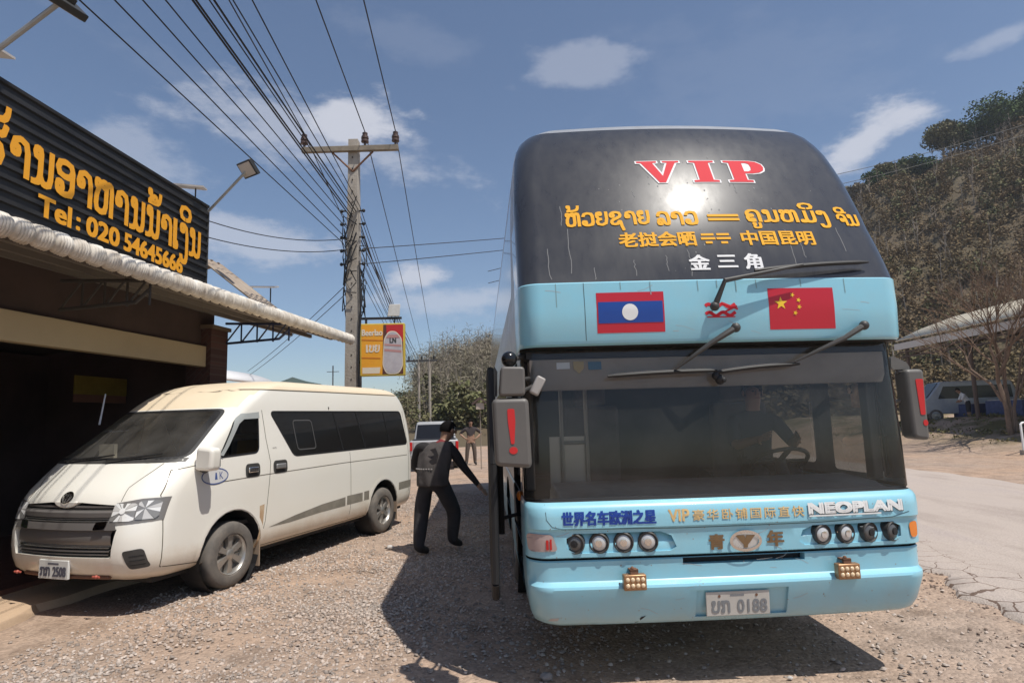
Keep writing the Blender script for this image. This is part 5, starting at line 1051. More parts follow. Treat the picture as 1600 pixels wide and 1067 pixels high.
# ------------------------------------------------------------------ passenger van
def build_van():
    T = thing("passenger_van", "cream white high-roof passenger van parked on the gravel before the restaurant", "van", (-4.337, 5.982, 0), -R(17.87))
    P = mat("cream_van_paint", (.83, .805, .735), .3, coat=.6, var=.3, vscale=1.8, col2=(.79, .745, .64), dust=((.55, .41, .26), .30, .60, .75))
    PR = mat("dusty_van_roof", (.78, .655, .48), .5, coat=.2, var=.5, vscale=2, col2=(.72, .58, .40))
    L = [(.30, .80, .22, .3, .10, 5.28, ), (.335, .875, .12, .34, .12, 5.34), (.40, .915, .05, .36, .13, 5.38), (.50, .935, .015, .38, .14, 5.40), (.62, .94, 0, .38, .14, 5.41), (.74, .942, .005, .38, .14, 5.42), (.83, .943, .02, .38, .15, 5.42),
         (.95, .944, .045, .38, .17, 5.42), (1.05, .944, .075, .37, .19, 5.42), (1.13, .942, .125, .36, .20, 5.41), (1.20, .938, .19, .36, .20, 5.40), (1.28, .932, .27, .36, .19, 5.42), (1.35, .925, .34, .36, .18, 5.42),
         (1.395, .92, .39, .36, .16, 5.42), (1.41, .918, .41, .36, .16, 5.42), (1.55, .90, .60, .36, .16, 5.42), (1.70, .88, .80, .36, .15, 5.40), (1.85, .858, 1.0, .36, .14, 5.37), (1.91, .85, 1.08, .36, .14, 5.35),
         (1.93, .848, 1.10, .36, .14, 5.34), (2.0, .836, 1.19, .37, .15, 5.31), (2.08, .822, 1.31, .38, .16, 5.25), (2.15, .805, 1.44, .40, .16, 5.18), (2.19, .79, 1.54, .40, .16, 5.12), (2.23, .755, 1.68, .40, .16, 5.04), (2.26, .70, 1.84, .38, .14, 4.93), (2.28, .62, 2.02, .34, .12, 4.68), (2.293, .5, 2.25, .3, .1, 4.5), (2.30, .32, 2.6, .2, .05, 4.2), (2.302, .1, 3.0, .08, 0, 3.8)]
    L = [(z, hw, yf - .075 * max(0, 1 - yf / 1.1), rc, bow, yr) for z, hw, yf, rc, bow, yr in L]
    bm = hull(L, 24, 12, 30); bvh = BVHTree.FromBMesh(bm); front = caster(bvh, 'front'); lay = bm.faces.layers.int.new('p'); C = lambda f: f.calc_center_median()
    side = lambda s: (lambda f: abs(f.normal.x) > .75 and f.normal.x * s > 0)
    for f in bm.faces: f[lay] = 1
    # windscreen: a trapezoid cut into the sloping front
    ws = rounded([(-.855, 1.415), (.855, 1.415), (.735, 1.905), (-.735, 1.905)], .06)
    for f in knife(bm, ws, (0, 2), lambda f: f.normal.y < -.12 and C(f).y < 2): f[lay] = 2
    for s in (1, -1):
        for poly_, p in ((rounded([(1.80, 1.88), (5.06, 1.89), (5.18, 1.34), (2.18, 1.33)], .07), 4), (rounded([(.95, 1.39), (1.55, 1.41), (1.59, 1.86), (1.34, 1.84), (1.22, 1.78)], .05), 3)):
            for f in knife(bm, poly_, (1, 2), side(s)): f[lay] = p
        for yy in (1.16, 4.38):
            for f in knife(bm, ell(yy, .38, .435, .43, 24), (1, 2), side(s)): f[lay] = 0
    for f in bm.faces:
        c = C(f)
        if f[lay] == 1:
            seam = interp(c.y, [(0, 1.915), (1.0, 1.92), (1.28, 2.09), (1.55, 2.15), (6, 2.17)])
            if c.z > max(seam, 1.92) or (c.z > 1.925 and f.normal.y < -.25 and abs(f.normal.x) < .62): f[lay] = 5
        if c.z < .302: f[lay] = 6
    # grille openings and fog lamp pockets
    fr = lambda f: f.normal.y < -.3
    for q, p, d in (([(-.62, .545), (.62, .545), (.66, .80), (-.66, .80)], 6, .06), ([(-.60, .845), (.60, .845), (.70, 1.0), (.2, 1.035), (-.2, 1.035), (-.70, 1.0)], 6, .05)):
        fs = knife(bm, q, (0, 2), fr); r = bmesh.ops.extrude_face_region(bm, geom=fs); bmesh.ops.delete(bm, geom=fs, context='FACES_ONLY')
        for g in r['geom']:
            if isinstance(g, bmesh.types.BMVert): g.co.y += d
            elif isinstance(g, bmesh.types.BMFace): g[lay] = p
    bm.normal_update(); B = {i: [f for f in bm.faces if f[lay] == i] for i in range(7)}
    bm_obj("body", bm, B[1], P, T, 35); bm_obj("roof", bm, B[5], PR, T, 60)
    bm_obj("windscreen", bm, B[2], glass("van_windscreen_glass", (.70, .69, .66), .8, haze=.10, hazecol=(.36, .34, .31)), T, 60)
    CG = glass("van_cab_glass", (.42, .42, .40), 1.0)
    for s in (1, -1): bm_obj("cab_window", bm, [f for f in B[3] if C(f).x * s > 0], CG, T, 60)
    GS = mat("tinted_van_glass", (.014, .014, .014), .06, spec=.7, coat=.4)
    [bm_obj("passenger_window", bm, [f for f in B[4] if C(f).x * s > 0], GS, T, 60) for s in (1, -1)]; bm_obj("grille_opening", bm, B[6], K['black'], T); bm.free()
    tall = thing
    S = caster(bvh, 1)
    line = mat("gap_and_crease_shade", (.10, .085, .06), .8)
    # door gaps, and a dark strip painting the shade of the flank's pressed line
    G = [[(.27, .42), (.265, .75), (.265, 1.08), (.42, 1.30), (.92, 1.37)], [(1.66, 1.90), (1.69, 1.55), (1.74, 1.28), (1.70, .95), (1.66, .62), (1.58, .36)], [(1.56, .345), (3.9, .34)], [(3.42, 1.30), (3.44, .62), (3.42, .36)],
         [(.27, .42), (.74, .36)], [(5.14, 1.9), (5.2, 1.3), (5.2, .55)], [(.90, 1.13), (1.6, 1.145), (3.2, 1.16), (5.15, 1.155)]]
    for s in (1, -1):
        for g in G: decal("panel_joint", [ribbon(g, .008)], caster(bvh, s), .0015, line, T, .08)
        decal("roof_seam", [ribbon([(.96, 1.925), (1.28, 2.085), (1.42, 2.13), (1.55, 2.148), (3, 2.158), (5.02, 2.165)], .014)], caster(bvh, s), .002, line, T, .08)
        for w in ([(1.80, 1.88), (5.06, 1.89), (5.18, 1.34), (2.18, 1.33)], [(.95, 1.39), (1.55, 1.41), (1.59, 1.86), (1.34, 1.84), (1.22, 1.78)]):
            r_ = rounded(w, .07); decal("window_gasket", [ribbon(r_ + r_[:2], .022)], caster(bvh, s), .003, K['black'], T, .08)
        if s > 0:
            for x in (3.26, 3.84): decal("window_divider", [ribbon([(x, 1.345), (x - .16, 1.88)], .03)], S, .004, K['black'], T, .08)
            q = rounded([(2.26, 1.40), (2.64, 1.40), (2.58, 1.77), (2.20, 1.77)], .05); decal("vent_frame", [ribbon(q + q[:2], .014)], S, .004, mat("vent_frame_grey", (.10, .10, .10), .4), T, .08)
            decal("window_divider", [ribbon([(4.60, 1.345), (4.48, 1.88)], .016)], S, .004, K['black'], T, .08)
        st = fill([[(1.72, .535), (2.2, .60), (2.75, .655), (3.30, .68), (3.30, .56), (2.7, .555), (2.1, .53)]]), fill([rect(3.34, .565, 3.75, .69)]), fill([[(3.79, .57), (3.93, .57), (3.93, .70), (3.79, .695)]]), fill([[(4.86, .60), (5.3, .61), (5.3, .73), (4.86, .72)]])
        grey = mat("grey_stripe", (.26, .24, .20), .5, var=.5, vscale=5)
        for q in st: decal("side_stripe", [q], caster(bvh, s), .002, grey, T, .08)
        # arch lips
        for yy in (1.16, 4.38): decal("arch_lip", [ribbon([(yy + .47 * cos(a), .38 + .465 * sin(a)) for a in [pi * k / 20 for k in range(21)]], .05)], caster(bvh, s), .006, P, T, .05)
        for yy, z in ((1.44, 1.215), (1.91, 1.22)):
            h = caster(bvh, s)(yy, z)[0]
            w_ = .115 if yy < 1.6 else .125
            hd = decal("door_handle", [fill([rounded(rect(yy - w_, z - .075, yy + w_, z + .075), .05)])], caster(bvh, s), .006, K['dgrey'], T, .04)
            obj("handle_bar", MB().box((h.x + s * .008, yy - w_ * .75, z - .025), (h.x + s * .035, yy + w_ * .6, z + .035)), K['chrome'] if yy < 1.6 else K['steel'], hd, 0, .012)
    # badge on the door: pale oval with a ring and letters
    em = decal("door_emblem", [(ell(.88, 1.20, .185, .085), [tuple(range(24))])], S, .003, mat("pale_emblem", (.62, .62, .62), .4), T, .05); bl = mat("emblem_blue", (.06, .10, .28), .4)
    decal("emblem_ring", [ring(.88, 1.20, .185, .085, .012)], S, .0045, bl, em, .05); decal("emblem_letters", [fit(text("K"), .94, .99, 1.165, 1.24), poly((.875, 1.165), (.91, 1.165), (.90, 1.235), (.883, 1.235))], S, .0045, bl, em, .05)
    decal("side_badge", [fit(text("VVTi"), 1.79, 1.86, 1.435, 1.455)], S, .003, K['dgrey'], T, .05)
    decal("rust_run", [fill([[(1.56, .80), (1.64, .81), (1.62, .55), (1.58, .345), (1.54, .345), (1.57, .55)]])], S, .001, mat("dried_mud", (.42, .27, .15), .9, var=.7, vscale=9, col2=(.60, .48, .34)), T, .05)
    # weather shield over the cab window
    vs = [(.94, 1.41), (1.02, 1.50), (1.22, 1.79), (1.31, 1.85), (1.59, 1.875), (1.59, 1.80), (1.34, 1.79), (1.26, 1.74), (1.08, 1.50), (.99, 1.40)]
    decal("weather_shield", [fill([vs])], S, .02, mat("pale_visor", (.38, .40, .39), .15), T, .05)
    # mirrors, wheels
    for s in (1, -1):
        if s < 0: pass
        m = MB(); x = s * 1.05; m.prism(rounded([(x - .12, 1.28), (x + .10, 1.27), (x + .115, 1.50), (x - .10, 1.52)], .05), .60, .74, 'y'); mr = obj("wing_mirror", m, P, T, 0, .035) if s > 0 else None
        if mr: obj("mirror_arm", MB().tube([(s * .90, .72, 1.30), (s * 1.0, .68, 1.28), (s * 1.04, .67, 1.30)], .035), K['dgrey'], mr, 40); obj("mirror_glass", MB().box((x - .09, .739, 1.31), (x + .085, .745, 1.48)), K['chrome'], mr)
        for yy in (1.16, 4.38):
            wheel(T, .345, .22, s * .83, yy, s)
            obj("mud_flap", MB().box((s * .83 - .1, yy + .42, .13), (s * .83 + .1, yy + .435, .42)), mat("mud_flap_tan", (.33, .25, .18), .9), T)
    m = MB()
    for s in (1, -1):
        for yy in (1.16, 4.38): m.lathe([(.43, 0), (.44, .28)], 24, Matrix.Translation((s * .64, yy, .38)) @ Matrix.Rotation(s * pi / 2, 4, 'Y'), False, True, False)
    m.box((-.78, .3, .26), (.78, 5.2, .31)); obj("underbody", m, K['black'], T)
    # grille bars, bumper trim
    gm_ = mat("grille_grey", (.20, .185, .175), .3, .3); sv = mat("grille_satin", (.42, .40, .38), .25, .8)
    fy = lambda x, z: bvh.ray_cast(Vector((x, -6, z)), Vector((0, 1, 0)))[0].y
    def bar(z, w, h_, d, m_, nm):
        pts = [(x, fy(x, z) + d, z) for x in np.linspace(-w, w, 15)]; b = MB()
        v = [];
        for x, y, zz in pts: v += [(x, y, zz - h_), (x, y - .018, zz - h_ * .5), (x, y - .018, zz + h_ * .5), (x, y, zz + h_)]
        b.add(v, [(4 * i + k, 4 * i + k + 1, 4 * i + k + 5, 4 * i + k + 4) for i in range(14) for k in range(3)]); obj(nm, b, m_, T, 40, fix=False)
    bar(.925, .66, .038, .02, gm_, "grille_bar"); bar(.865, .60, .008, .03, sv, "grille_bar"); bar(.992, .60, .012, .03, gm_, "grille_bar")
    bar(.715, .60, .075, .035, gm_, "bumper_insert"); bar(.645, .60, .006, .042, sv, "grille_bar"); bar(.965, .64, .006, .03, sv, "grille_bar"); bar(.884, .62, .005, .03, sv, "grille_bar"); bar(.60, .59, .012, .035, gm_, "grille_bar"); bar(.57, .58, .010, .035, gm_, "grille_bar"); bar(.63, .59, .008, .035, sv, "grille_bar")
    em = decal("emblem", [ring(0, 1.075, .072, .052, .012)], front, .014, K['chrome'], T, .04)
    decal("emblem_ring", [ring(0, 1.075, .022, .048, .009, 20), ring(0, 1.095, .05, .022, .009, 20)], front, .016, K['chrome'], em, .04); decal("emblem_back", [(ell(0, 1.075, .066, .046), [tuple(range(24))])], front, .006, mat("badge_grey", (.20, .19, .18), .4, .5), em, .04)
    # headlights wrapped round the corner, seen from the front: dark surround, reflector glints and shade painted as wedges, darker outer end
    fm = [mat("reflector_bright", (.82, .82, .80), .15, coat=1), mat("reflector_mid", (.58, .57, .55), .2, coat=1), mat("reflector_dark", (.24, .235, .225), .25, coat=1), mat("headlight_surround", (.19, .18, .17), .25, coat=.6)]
    g = random.Random(5)
    for s in (1, -1):
        q = [(s * .55, .85), (s * .62, .835), (s * .925, .855), (s * .93, 1.06), (s * .80, 1.06), (s * .58, 1.025)]
        hl = decal("headlight", [fill([q])], front, .006, fm[3], T, .05)
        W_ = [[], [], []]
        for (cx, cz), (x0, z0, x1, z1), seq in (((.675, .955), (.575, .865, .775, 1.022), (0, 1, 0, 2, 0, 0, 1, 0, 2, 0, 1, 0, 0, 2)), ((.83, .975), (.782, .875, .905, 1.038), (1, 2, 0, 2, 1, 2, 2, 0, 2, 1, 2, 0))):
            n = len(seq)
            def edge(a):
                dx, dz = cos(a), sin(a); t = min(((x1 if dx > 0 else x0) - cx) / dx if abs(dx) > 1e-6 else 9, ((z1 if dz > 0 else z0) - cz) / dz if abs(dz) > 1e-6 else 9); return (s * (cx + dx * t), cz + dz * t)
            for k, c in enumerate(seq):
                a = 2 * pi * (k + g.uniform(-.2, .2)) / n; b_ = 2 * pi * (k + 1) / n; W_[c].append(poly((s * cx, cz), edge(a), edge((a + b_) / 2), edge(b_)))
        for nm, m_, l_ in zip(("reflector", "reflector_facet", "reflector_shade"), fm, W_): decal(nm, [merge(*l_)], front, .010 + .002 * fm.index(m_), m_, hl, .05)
        decal("bulb_cover", [(ell(s * .675, .955, .026, .026), [tuple(range(24))])], front, .018, fm[0], hl, .05)
        decal("chrome_tab", [fill([rounded([(s * .42, .79), (s * .54, .80), (s * .56, .87), (s * .44, .86)], .02)])], front, .02, K['chrome'], T, .04)
        q = rounded([(s * .72, .60), (s * .86, .62), (s * .88, .44), (s * .76, .43)], .03); fg = decal("fog_lamp_pocket", [fill([q])], front, .004, K['dgrey'], T, .05)
        for z in (.47, .51, .55): decal("pocket_slat", [ribbon([(s * .77, z), (s * .86, z + .005)], .008)], front, .007, K['black'], fg, .05)
    h = fy(0, .43)
    PL = Matrix.Translation((-.02, h - .03, .43))
    pt = obj("number_plate", MB().box((-.19, -.004, -.085), (.19, .02, .085), PL), mat("white_plate", (.62, .62, .60), .5), T, 0, .004)
    pl = lambda u, v: (PL @ Vector((u, -.004, v)), Vector((0, -1, 0)))
    decal("lettering", bold(fit(lao("ກກ"), -.165, -.04, -.06, .02), .004) + bold(fit(text("2508"), 0, .165, -.06, .025), .005) + [poly((-.07, .045), (.07, .045), (.07, .06), (-.07, .06))], pl, .0015, mat("plate_ink", (.09, .09, .12), .6), pt, .3)
    for x in (-.52, .50): obj("tow_bolt", MB().tube([(x - .03, h - .02, .385), (x + .05, h - .02, .385)], .010).ball((x + .03, h - .035, .39), .016, 10, 8), mat('faded_red', (.42, .10, .07), .5), T, 40)
    obj("bumper_rail", MB().tube([(x, fy(x, .36) - .015, .355) for x in np.linspace(-.55, .55, 12)], .018), K['rust'], T, 40)
    # wipers, cowl, hood lines
    obj("emblem_mount", MB().prism([(.15 * cos(pi * k / 12), 1.045 - .062 * sin(pi * k / 12)) for k in range(13)], fy(0, 1.05) - .012, fy(0, 1.06) + .05, 'y'), P, T, 0, .01)
    decal("bumper_strip", [fill([[(-.66, .79), (.66, .79), (.63, .855), (-.63, .855)]])], front, .008, gm_, T, .05)
    decal("cowl", [fill([[(-.87, 1.375), (.87, 1.375), (.87, 1.412), (-.87, 1.412)]])], front, .003, K['dgrey'], T, .06)
    for a, b, c in (((-.55, 1.385), (-.05, 1.415), (.12, 1.435)), ((.10, 1.385), (.50, 1.42), (.66, 1.44))):
        p = [front(*q) for q in (a, b, c)]; obj("wiper", MB().tube([q[0] + q[1] * .03 for q in p], [.012, .011, .006], 6), K['black'], T, 40)
    r_ = ws + ws[:2]; decal("windscreen_gasket", [ribbon(r_, .024)], front, .003, K['black'], T, .06)
    for s in (1, -1): decal("panel_joint", [ribbon([(s * .62, 1.04), (s * .60, 1.16), (s * .70, 1.30), (s * .74, 1.37)], .007)], front, .002, line, T, .05)
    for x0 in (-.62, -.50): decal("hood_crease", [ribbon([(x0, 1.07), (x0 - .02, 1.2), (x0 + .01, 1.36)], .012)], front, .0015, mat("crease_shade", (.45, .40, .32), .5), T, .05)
    # aerial, marks on the roof cap
    obj("aerial", MB().tube([(-.80, .92, 1.78), (-.83, 1.0, 2.14)], [.012, .007], 6), mat("aerial_pale", (.55, .58, .62), .3), T, 40)
    q = [S(y_, z_) for y_, z_ in ((.99, 1.955), (1.12, 2.03))]
    if all(q): obj("roof_scuff", MB().tube([a[0] + a[1] * .004 for a in q], .009, 6), K['dgrey'], T)
    # interior
    m = MB(); m.box((-.82, .9, .62), (.82, 5.1, .66)); m.box((-.85, 3.0, .66), (.85, 3.02, 1.95)); obj("cabin_floor", m, K['darkint'], T)
    m = MB(); m.prism([(.50, 1.30), (.66, 1.38), (.92, 1.33), (1.0, 1.15), (.98, .8), (.50, .8)], -.80, .80, 'x'); obj("dashboard", m, mat("van_dashboard", (.12, .11, .10), .7, var=.3), T, 0, .02)
    for x in (-.42, .42):
        m = MB(); m.box((x - .25, 1.45, .95), (x + .25, 1.95, 1.08)); m.box((x - .24, 1.90, 1.05), (x + .24, 2.02, 1.62)); m.box((x - .13, 1.92, 1.62), (x + .13, 2.0, 1.80)); obj("cab_seat", m, mat("van_seat", (.22, .18, .12), .9, var=.4), T, 0, .04)
    obj("yellow_cloth", MB().prism(rounded([(1.86, 1.1), (2.04, 1.1), (2.03, 1.6), (1.9, 1.58)], .06), .28, .62, 'x'), mat("yellow_seat_cover", (.45, .28, .06), .9), T, 0, .03)
    m = MB(); m.box((-.50, .70, 1.36), (-.28, .74, 1.56)); m.prism([(.62, 1.39), (.86, 1.39), (.86, 1.40), (.62, 1.40)], -.30, .0, 'x'); obj("papers", m, mat("paper", (.50, .48, .42), .8), T)
    Mx = Matrix.Translation((.42, 1.16, 1.28)) @ Matrix.Rotation(R(-50), 4, 'X'); obj("steering_wheel", MB().lathe([(.19 + .014 * cos(a), .014 * sin(a)) for a in [2 * pi * k / 8 for k in range(8)]], 28, Mx, True).box((-.18, -.02, -.01), (.18, .02, .01), Mx), K['black'], T, 40)
    return T
VAN = build_van()

# ------------------------------------------------------------------ people
def person(label, loc, rz, J, rad, bones, mats, regions, extra=None, name="person"):
    """one skinned body; J joints, bones (a, b, region), rad per joint."""
    T = thing(name, label, "person", loc, rz)
    ks = list(J); ix = {k: i for i, k in enumerate(ks)}
    me = bpy.data.meshes.new("body"); me.from_pydata([J[k] for k in ks], [(ix[a], ix[b]) for a, b, _ in bones], []); o = bpy.data.objects.new("body", me); COL.objects.link(o)
    sk = o.modifiers.new("skin", 'SKIN'); sk.use_smooth_shade = True; sk.branch_smoothing = .6
    for k, i in ix.items():
        r = rad[k]; d = me.skin_vertices[0].data[i]; d.radius = r if isinstance(r, tuple) else (r, r); d.use_root = (k == 'pelvis')
    ss = o.modifiers.new("sub", 'SUBSURF'); ss.levels = ss.render_levels = 2
    bpy.context.view_layer.update()
    e = bpy.data.meshes.new_from_object(o.evaluated_get(bpy.context.evaluated_depsgraph_get())); bpy.data.objects.remove(o)
    b = bpy.data.objects.new("body", e); COL.objects.link(b); b.parent = T; e.materials.clear()
    for m in mats: e.materials.append(m)
    seg = [(Vector(J[a]), Vector(J[c]), r) for a, c, r in bones]
    for f in e.polygons:
        best, br = 9, 0
        for a, c, r in seg:
            d = c - a; t = max(0, min(1, (f.center - a).dot(d) / d.length_squared)); q = (f.center - a - d * t).length
            if q < best: best, br = q, r
        f.material_index = br
    e.shade_smooth(); return T
def fingers(J, rad, bones, side, wrist, dirv, spread, reg, curl=(0, 0, 0), s=1.0):
    d = Vector(dirv).normalized(); sp = Vector(spread).normalized(); cu = Vector(curl); w = Vector(wrist)
    pk = 'palm' + side; J[pk] = tuple(w + d * .055 * s); rad[pk] = (.036 * s, .022 * s); bones.append(('wrist' + side, pk, reg))
    for n, (o, L) in enumerate(((-.03, .075), (-.01, .088), (.01, .083), (.028, .065))):
        a, b, c = (f'f{side}{n}{k}' for k in 'abc')
        J[a] = tuple(w + d * .095 * s + sp * o * s); J[b] = tuple(w + d * (.095 + L * .5) * s + sp * o * 1.1 * s + cu * .01); J[c] = tuple(w + d * (.095 + L * .9) * s + sp * o * 1.12 * s + cu * .03)
        for q, r in ((a, .0105), (b, .009), (c, .0075)): rad[q] = r * s
        bones += [(pk, a, reg), (a, b, reg), (b, c, reg)]
    a, b = 't' + side + 'a', 't' + side + 'b'; J[a] = tuple(w + d * .045 * s - sp * .045 * s); J[b] = tuple(w + d * .085 * s - sp * .062 * s + cu * .015); rad[a] = .0125 * s; rad[b] = .009 * s; bones += [(pk, a, reg), (a, b, reg)]
def head_detail(T, c, fwd, r=.098, hair_=True, face=True):
    f = Vector(fwd).normalized(); q = f.to_track_quat('Y', 'Z').to_matrix().to_4x4(); Mx = Matrix.Translation(c) @ q
    if hair_:
        m = MB(); m.ball((0, -.012, .022), (r * .90, r * 1.10, r * 1.16), 20, 14); hm = obj("hair", m, K['hair'], T, 80)
        me = hm.data; bm = bmesh.new(); bm.from_mesh(me); bmesh.ops.delete(bm, geom=[v for v in bm.verts if v.co.z < -.035 or (v.co.y > .045 and v.co.z < .06)], context='VERTS'); bm.to_mesh(me); bm.free(); me.transform(Mx)
        hm.modifiers.new("thick", 'SOLIDIFY').thickness = .006
    m = MB()
    for s in (-1, 1): m.ball((s * r * .84, 0, 0), (.012, .022, .032), 8, 8)
    m.prism([(-.012, -.022), (.014, -.022), (.004, .03), (-.004, .03)], r * .86, r * 1.12, 'y')
    m.transform = None; m.v = [tuple(Mx @ Vector(p)) for p in m.v]; obj("ear_and_nose", m, K['skin'], T, 60)
    if face:
        m = MB()
        for s in (-1, 1): m.ball((s * .032, r * .90, .015), (.014, .008, .007), 8, 6)
        m.v = [tuple(Mx @ Vector(p)) for p in m.v]; obj("eye", m, K['black'], T, 60)
        m = MB().box((-.024, r * .93, -.048), (.024, r * .97, -.040)); m.v = [tuple(Mx @ Vector(p)) for p in m.v]; obj("mouth", m, mat("lip", (.22, .08, .07), .5), T)
BLK, CHAR, SHOE = mat("black_knit", (.016, .014, .015), .9, bump=.5, bscale=10), mat("charcoal_trousers", (.038, .035, .038), .9, var=.5, vscale=7, bump=.6, bscale=9), mat("dark_sandal", (.02, .018, .017), .7)
# walking man, seen from behind, one arm swung out
def walker():
    J = dict(pelvis=(0, 0, .93), spine=(0, .03, 1.12), chest=(.04, .08, 1.31), neck=(.09, .13, 1.44), headb=(.125, .17, 1.52), headt=(.15, .20, 1.645),
             shoulderl=(-.19, .05, 1.38), elbowl=(-.26, .10, 1.12), wristl=(-.20, .26, .94), shoulderr=(.20, .07, 1.36), elbowr=(.34, .10, 1.10), wristr=(.50, .16, .86),
             hipl=(-.10, 0, .88), kneel=(-.15, .01, .48), anklel=(-.13, -.14, .09), toel=(-.07, .02, .035), hipr=(.10, .0, .88), kneer=(.19, .20, .50), ankler=(.15, .22, .12), toer=(.22, .37, .05))
    rad = dict(pelvis=(.165, .125), spine=(.165, .115), chest=(.18, .125), neck=.058, headb=(.078, .088), headt=(.075, .085), shoulderl=.082, elbowl=.056, wristl=.038, shoulderr=.082, elbowr=.054, wristr=.036,
               hipl=.118, kneel=.092, anklel=.070, toel=(.045, .03), hipr=.118, kneer=.092, ankler=.068, toer=(.045, .03))
    b = [('pelvis', 'spine', 1), ('spine', 'chest', 1), ('chest', 'neck', 4), ('neck', 'headb', 0), ('headb', 'headt', 0), ('chest', 'shoulderl', 1), ('shoulderl', 'elbowl', 1), ('elbowl', 'wristl', 1), ('chest', 'shoulderr', 1), ('shoulderr', 'elbowr', 1), ('elbowr', 'wristr', 1),
         ('pelvis', 'hipl', 2), ('hipl', 'kneel', 2), ('kneel', 'anklel', 2), ('anklel', 'toel', 3), ('pelvis', 'hipr', 2), ('hipr', 'kneer', 2), ('kneer', 'ankler', 2), ('ankler', 'toer', 3)]
    fingers(J, rad, b, 'r', J['wristr'], (.16, .05, -.22), (.2, 1, 0), 0, (0, 0, -.3)); fingers(J, rad, b, 'l', J['wristl'], (.1, .1, -.2), (1, -.5, 0), 0)
    T = person("man in black with a grey vest walking away between van and coach", (-1.10, 8.2, 0), R(-14), J, rad, b, [K['skin'], BLK, CHAR, SHOE, mat("dark_red_collar", (.16, .015, .018), .8)], None)
    T.scale = (1.14, 1.1, 1.0)
    # open vest over the back
    me = bpy.data.meshes.new("vest"); n = 22; rows = [(.86, .195, .150, 0, .0), (.98, .20, .152, 0, .01), (1.12, .205, .150, 0, .03), (1.25, .215, .155, .02, .06), (1.36, .215, .145, .035, .085), (1.41, .17, .11, .06, .10), (1.44, .10, .085, .085, .12)]
    m = MB()
    for z, rx, ry, cx, cy in rows:
        for k in range(n + 1): a = R(165 + 195 * k / n); m.v.append((cx + rx * cos(a), cy + ry * sin(a) + .01 * sin(k * 1.3 + z * 9), z))
    m.f = [(i * (n + 1) + k, i * (n + 1) + k + 1, (i + 1) * (n + 1) + k + 1, (i + 1) * (n + 1) + k) for i in range(len(rows) - 1) for k in range(n)]
    VM = mat("grey_vest_cloth", (.085, .074, .070), .95, var=.6, vscale=6, bump=.5, bscale=9); v = obj("vest", m, VM, T, 70); v.modifiers.new("thick", 'SOLIDIFY').thickness = .012; s = v.modifiers.new("sub", 'SUBSURF'); s.levels = s.render_levels = 1
    m = MB()
    for k in range(9): a = R(205 + 75 * k / 8); m.box((.205 * cos(a) - .008, .03 + .163 * sin(a) - .004, 1.085), (.205 * cos(a) + .008, .03 + .163 * sin(a) + .004, 1.099))
    obj("reflective_trim", m, mat("pale_trim", (.45, .42, .40), .5), v)
    m = MB(); P = [(-.05, 1.34), (.02, 1.36), (.05, 1.27), (.03, 1.17), (-.03, 1.15), (-.06, 1.2), (-.02, 1.22), (0, 1.28)]; m.prism([(x + .06, z) for x, z in P], -.108, -.104, 'y'); obj("vest_print", m, mat("vest_print_dark", (.03, .026, .028), .8), v)
    head_detail(T, (.138, .185, 1.575), (.75, .9, -.25)); return T
walker()
def standing_man():
    J = dict(pelvis=(0, 0, .93), spine=(0, 0, 1.12), chest=(0, -.01, 1.33), neck=(0, -.01, 1.48), headb=(0, -.03, 1.57), headt=(0, -.03, 1.70), shoulderl=(-.19, 0, 1.40), elbowl=(-.42, .06, 1.20), wristl=(-.22, -.06, 1.02), shoulderr=(.19, 0, 1.40), elbowr=(.42, .06, 1.20), wristr=(.22, -.06, 1.02),
             hipl=(-.10, 0, .88), kneel=(-.15, -.02, .48), anklel=(-.18, 0, .09), toel=(-.21, -.15, .035), hipr=(.10, 0, .88), kneer=(.14, -.03, .48), ankler=(.15, 0, .09), toer=(.19, -.15, .035))
    rad = dict(pelvis=(.16, .12), spine=(.16, .11), chest=(.18, .12), neck=.056, headb=(.075, .085), headt=(.073, .083), shoulderl=.08, elbowl=.052, wristl=.036, shoulderr=.08, elbowr=.052, wristr=.036, hipl=.11, kneel=.085, anklel=.065, toel=(.045, .03), hipr=.11, kneer=.085, ankler=.065, toer=(.045, .03))
    b = [('pelvis', 'spine', 1), ('spine', 'chest', 1), ('chest', 'neck', 1), ('neck', 'headb', 0), ('headb', 'headt', 0)]
    for s in 'lr': b += [('chest', 'shoulder' + s, 1), ('shoulder' + s, 'elbow' + s, 1), ('elbow' + s, 'wrist' + s, 0), ('pelvis', 'hip' + s, 2), ('hip' + s, 'knee' + s, 2), ('knee' + s, 'ankle' + s, 2), ('ankle' + s, 'toe' + s, 3)]
    fingers(J, rad, b, 'l', J['wristl'], (.2, -.05, -.05), (0, 0, 1), 0, (0, .3, 0)); fingers(J, rad, b, 'r', J['wristr'], (-.2, -.05, -.05), (0, 0, 1), 0, (0, .3, 0))
    T = person("man in a dark shirt standing with hands on hips by the pickup", (-1.72, 24.0, 0), R(8), J, rad, b, [K['skin'], mat("dark_brown_shirt", (.045, .035, .035), .9), mat("brown_trousers", (.10, .075, .06), .9), SHOE], None)
    head_detail(T, (0, -.03, 1.63), (.1, -1, 0))
standing_man()
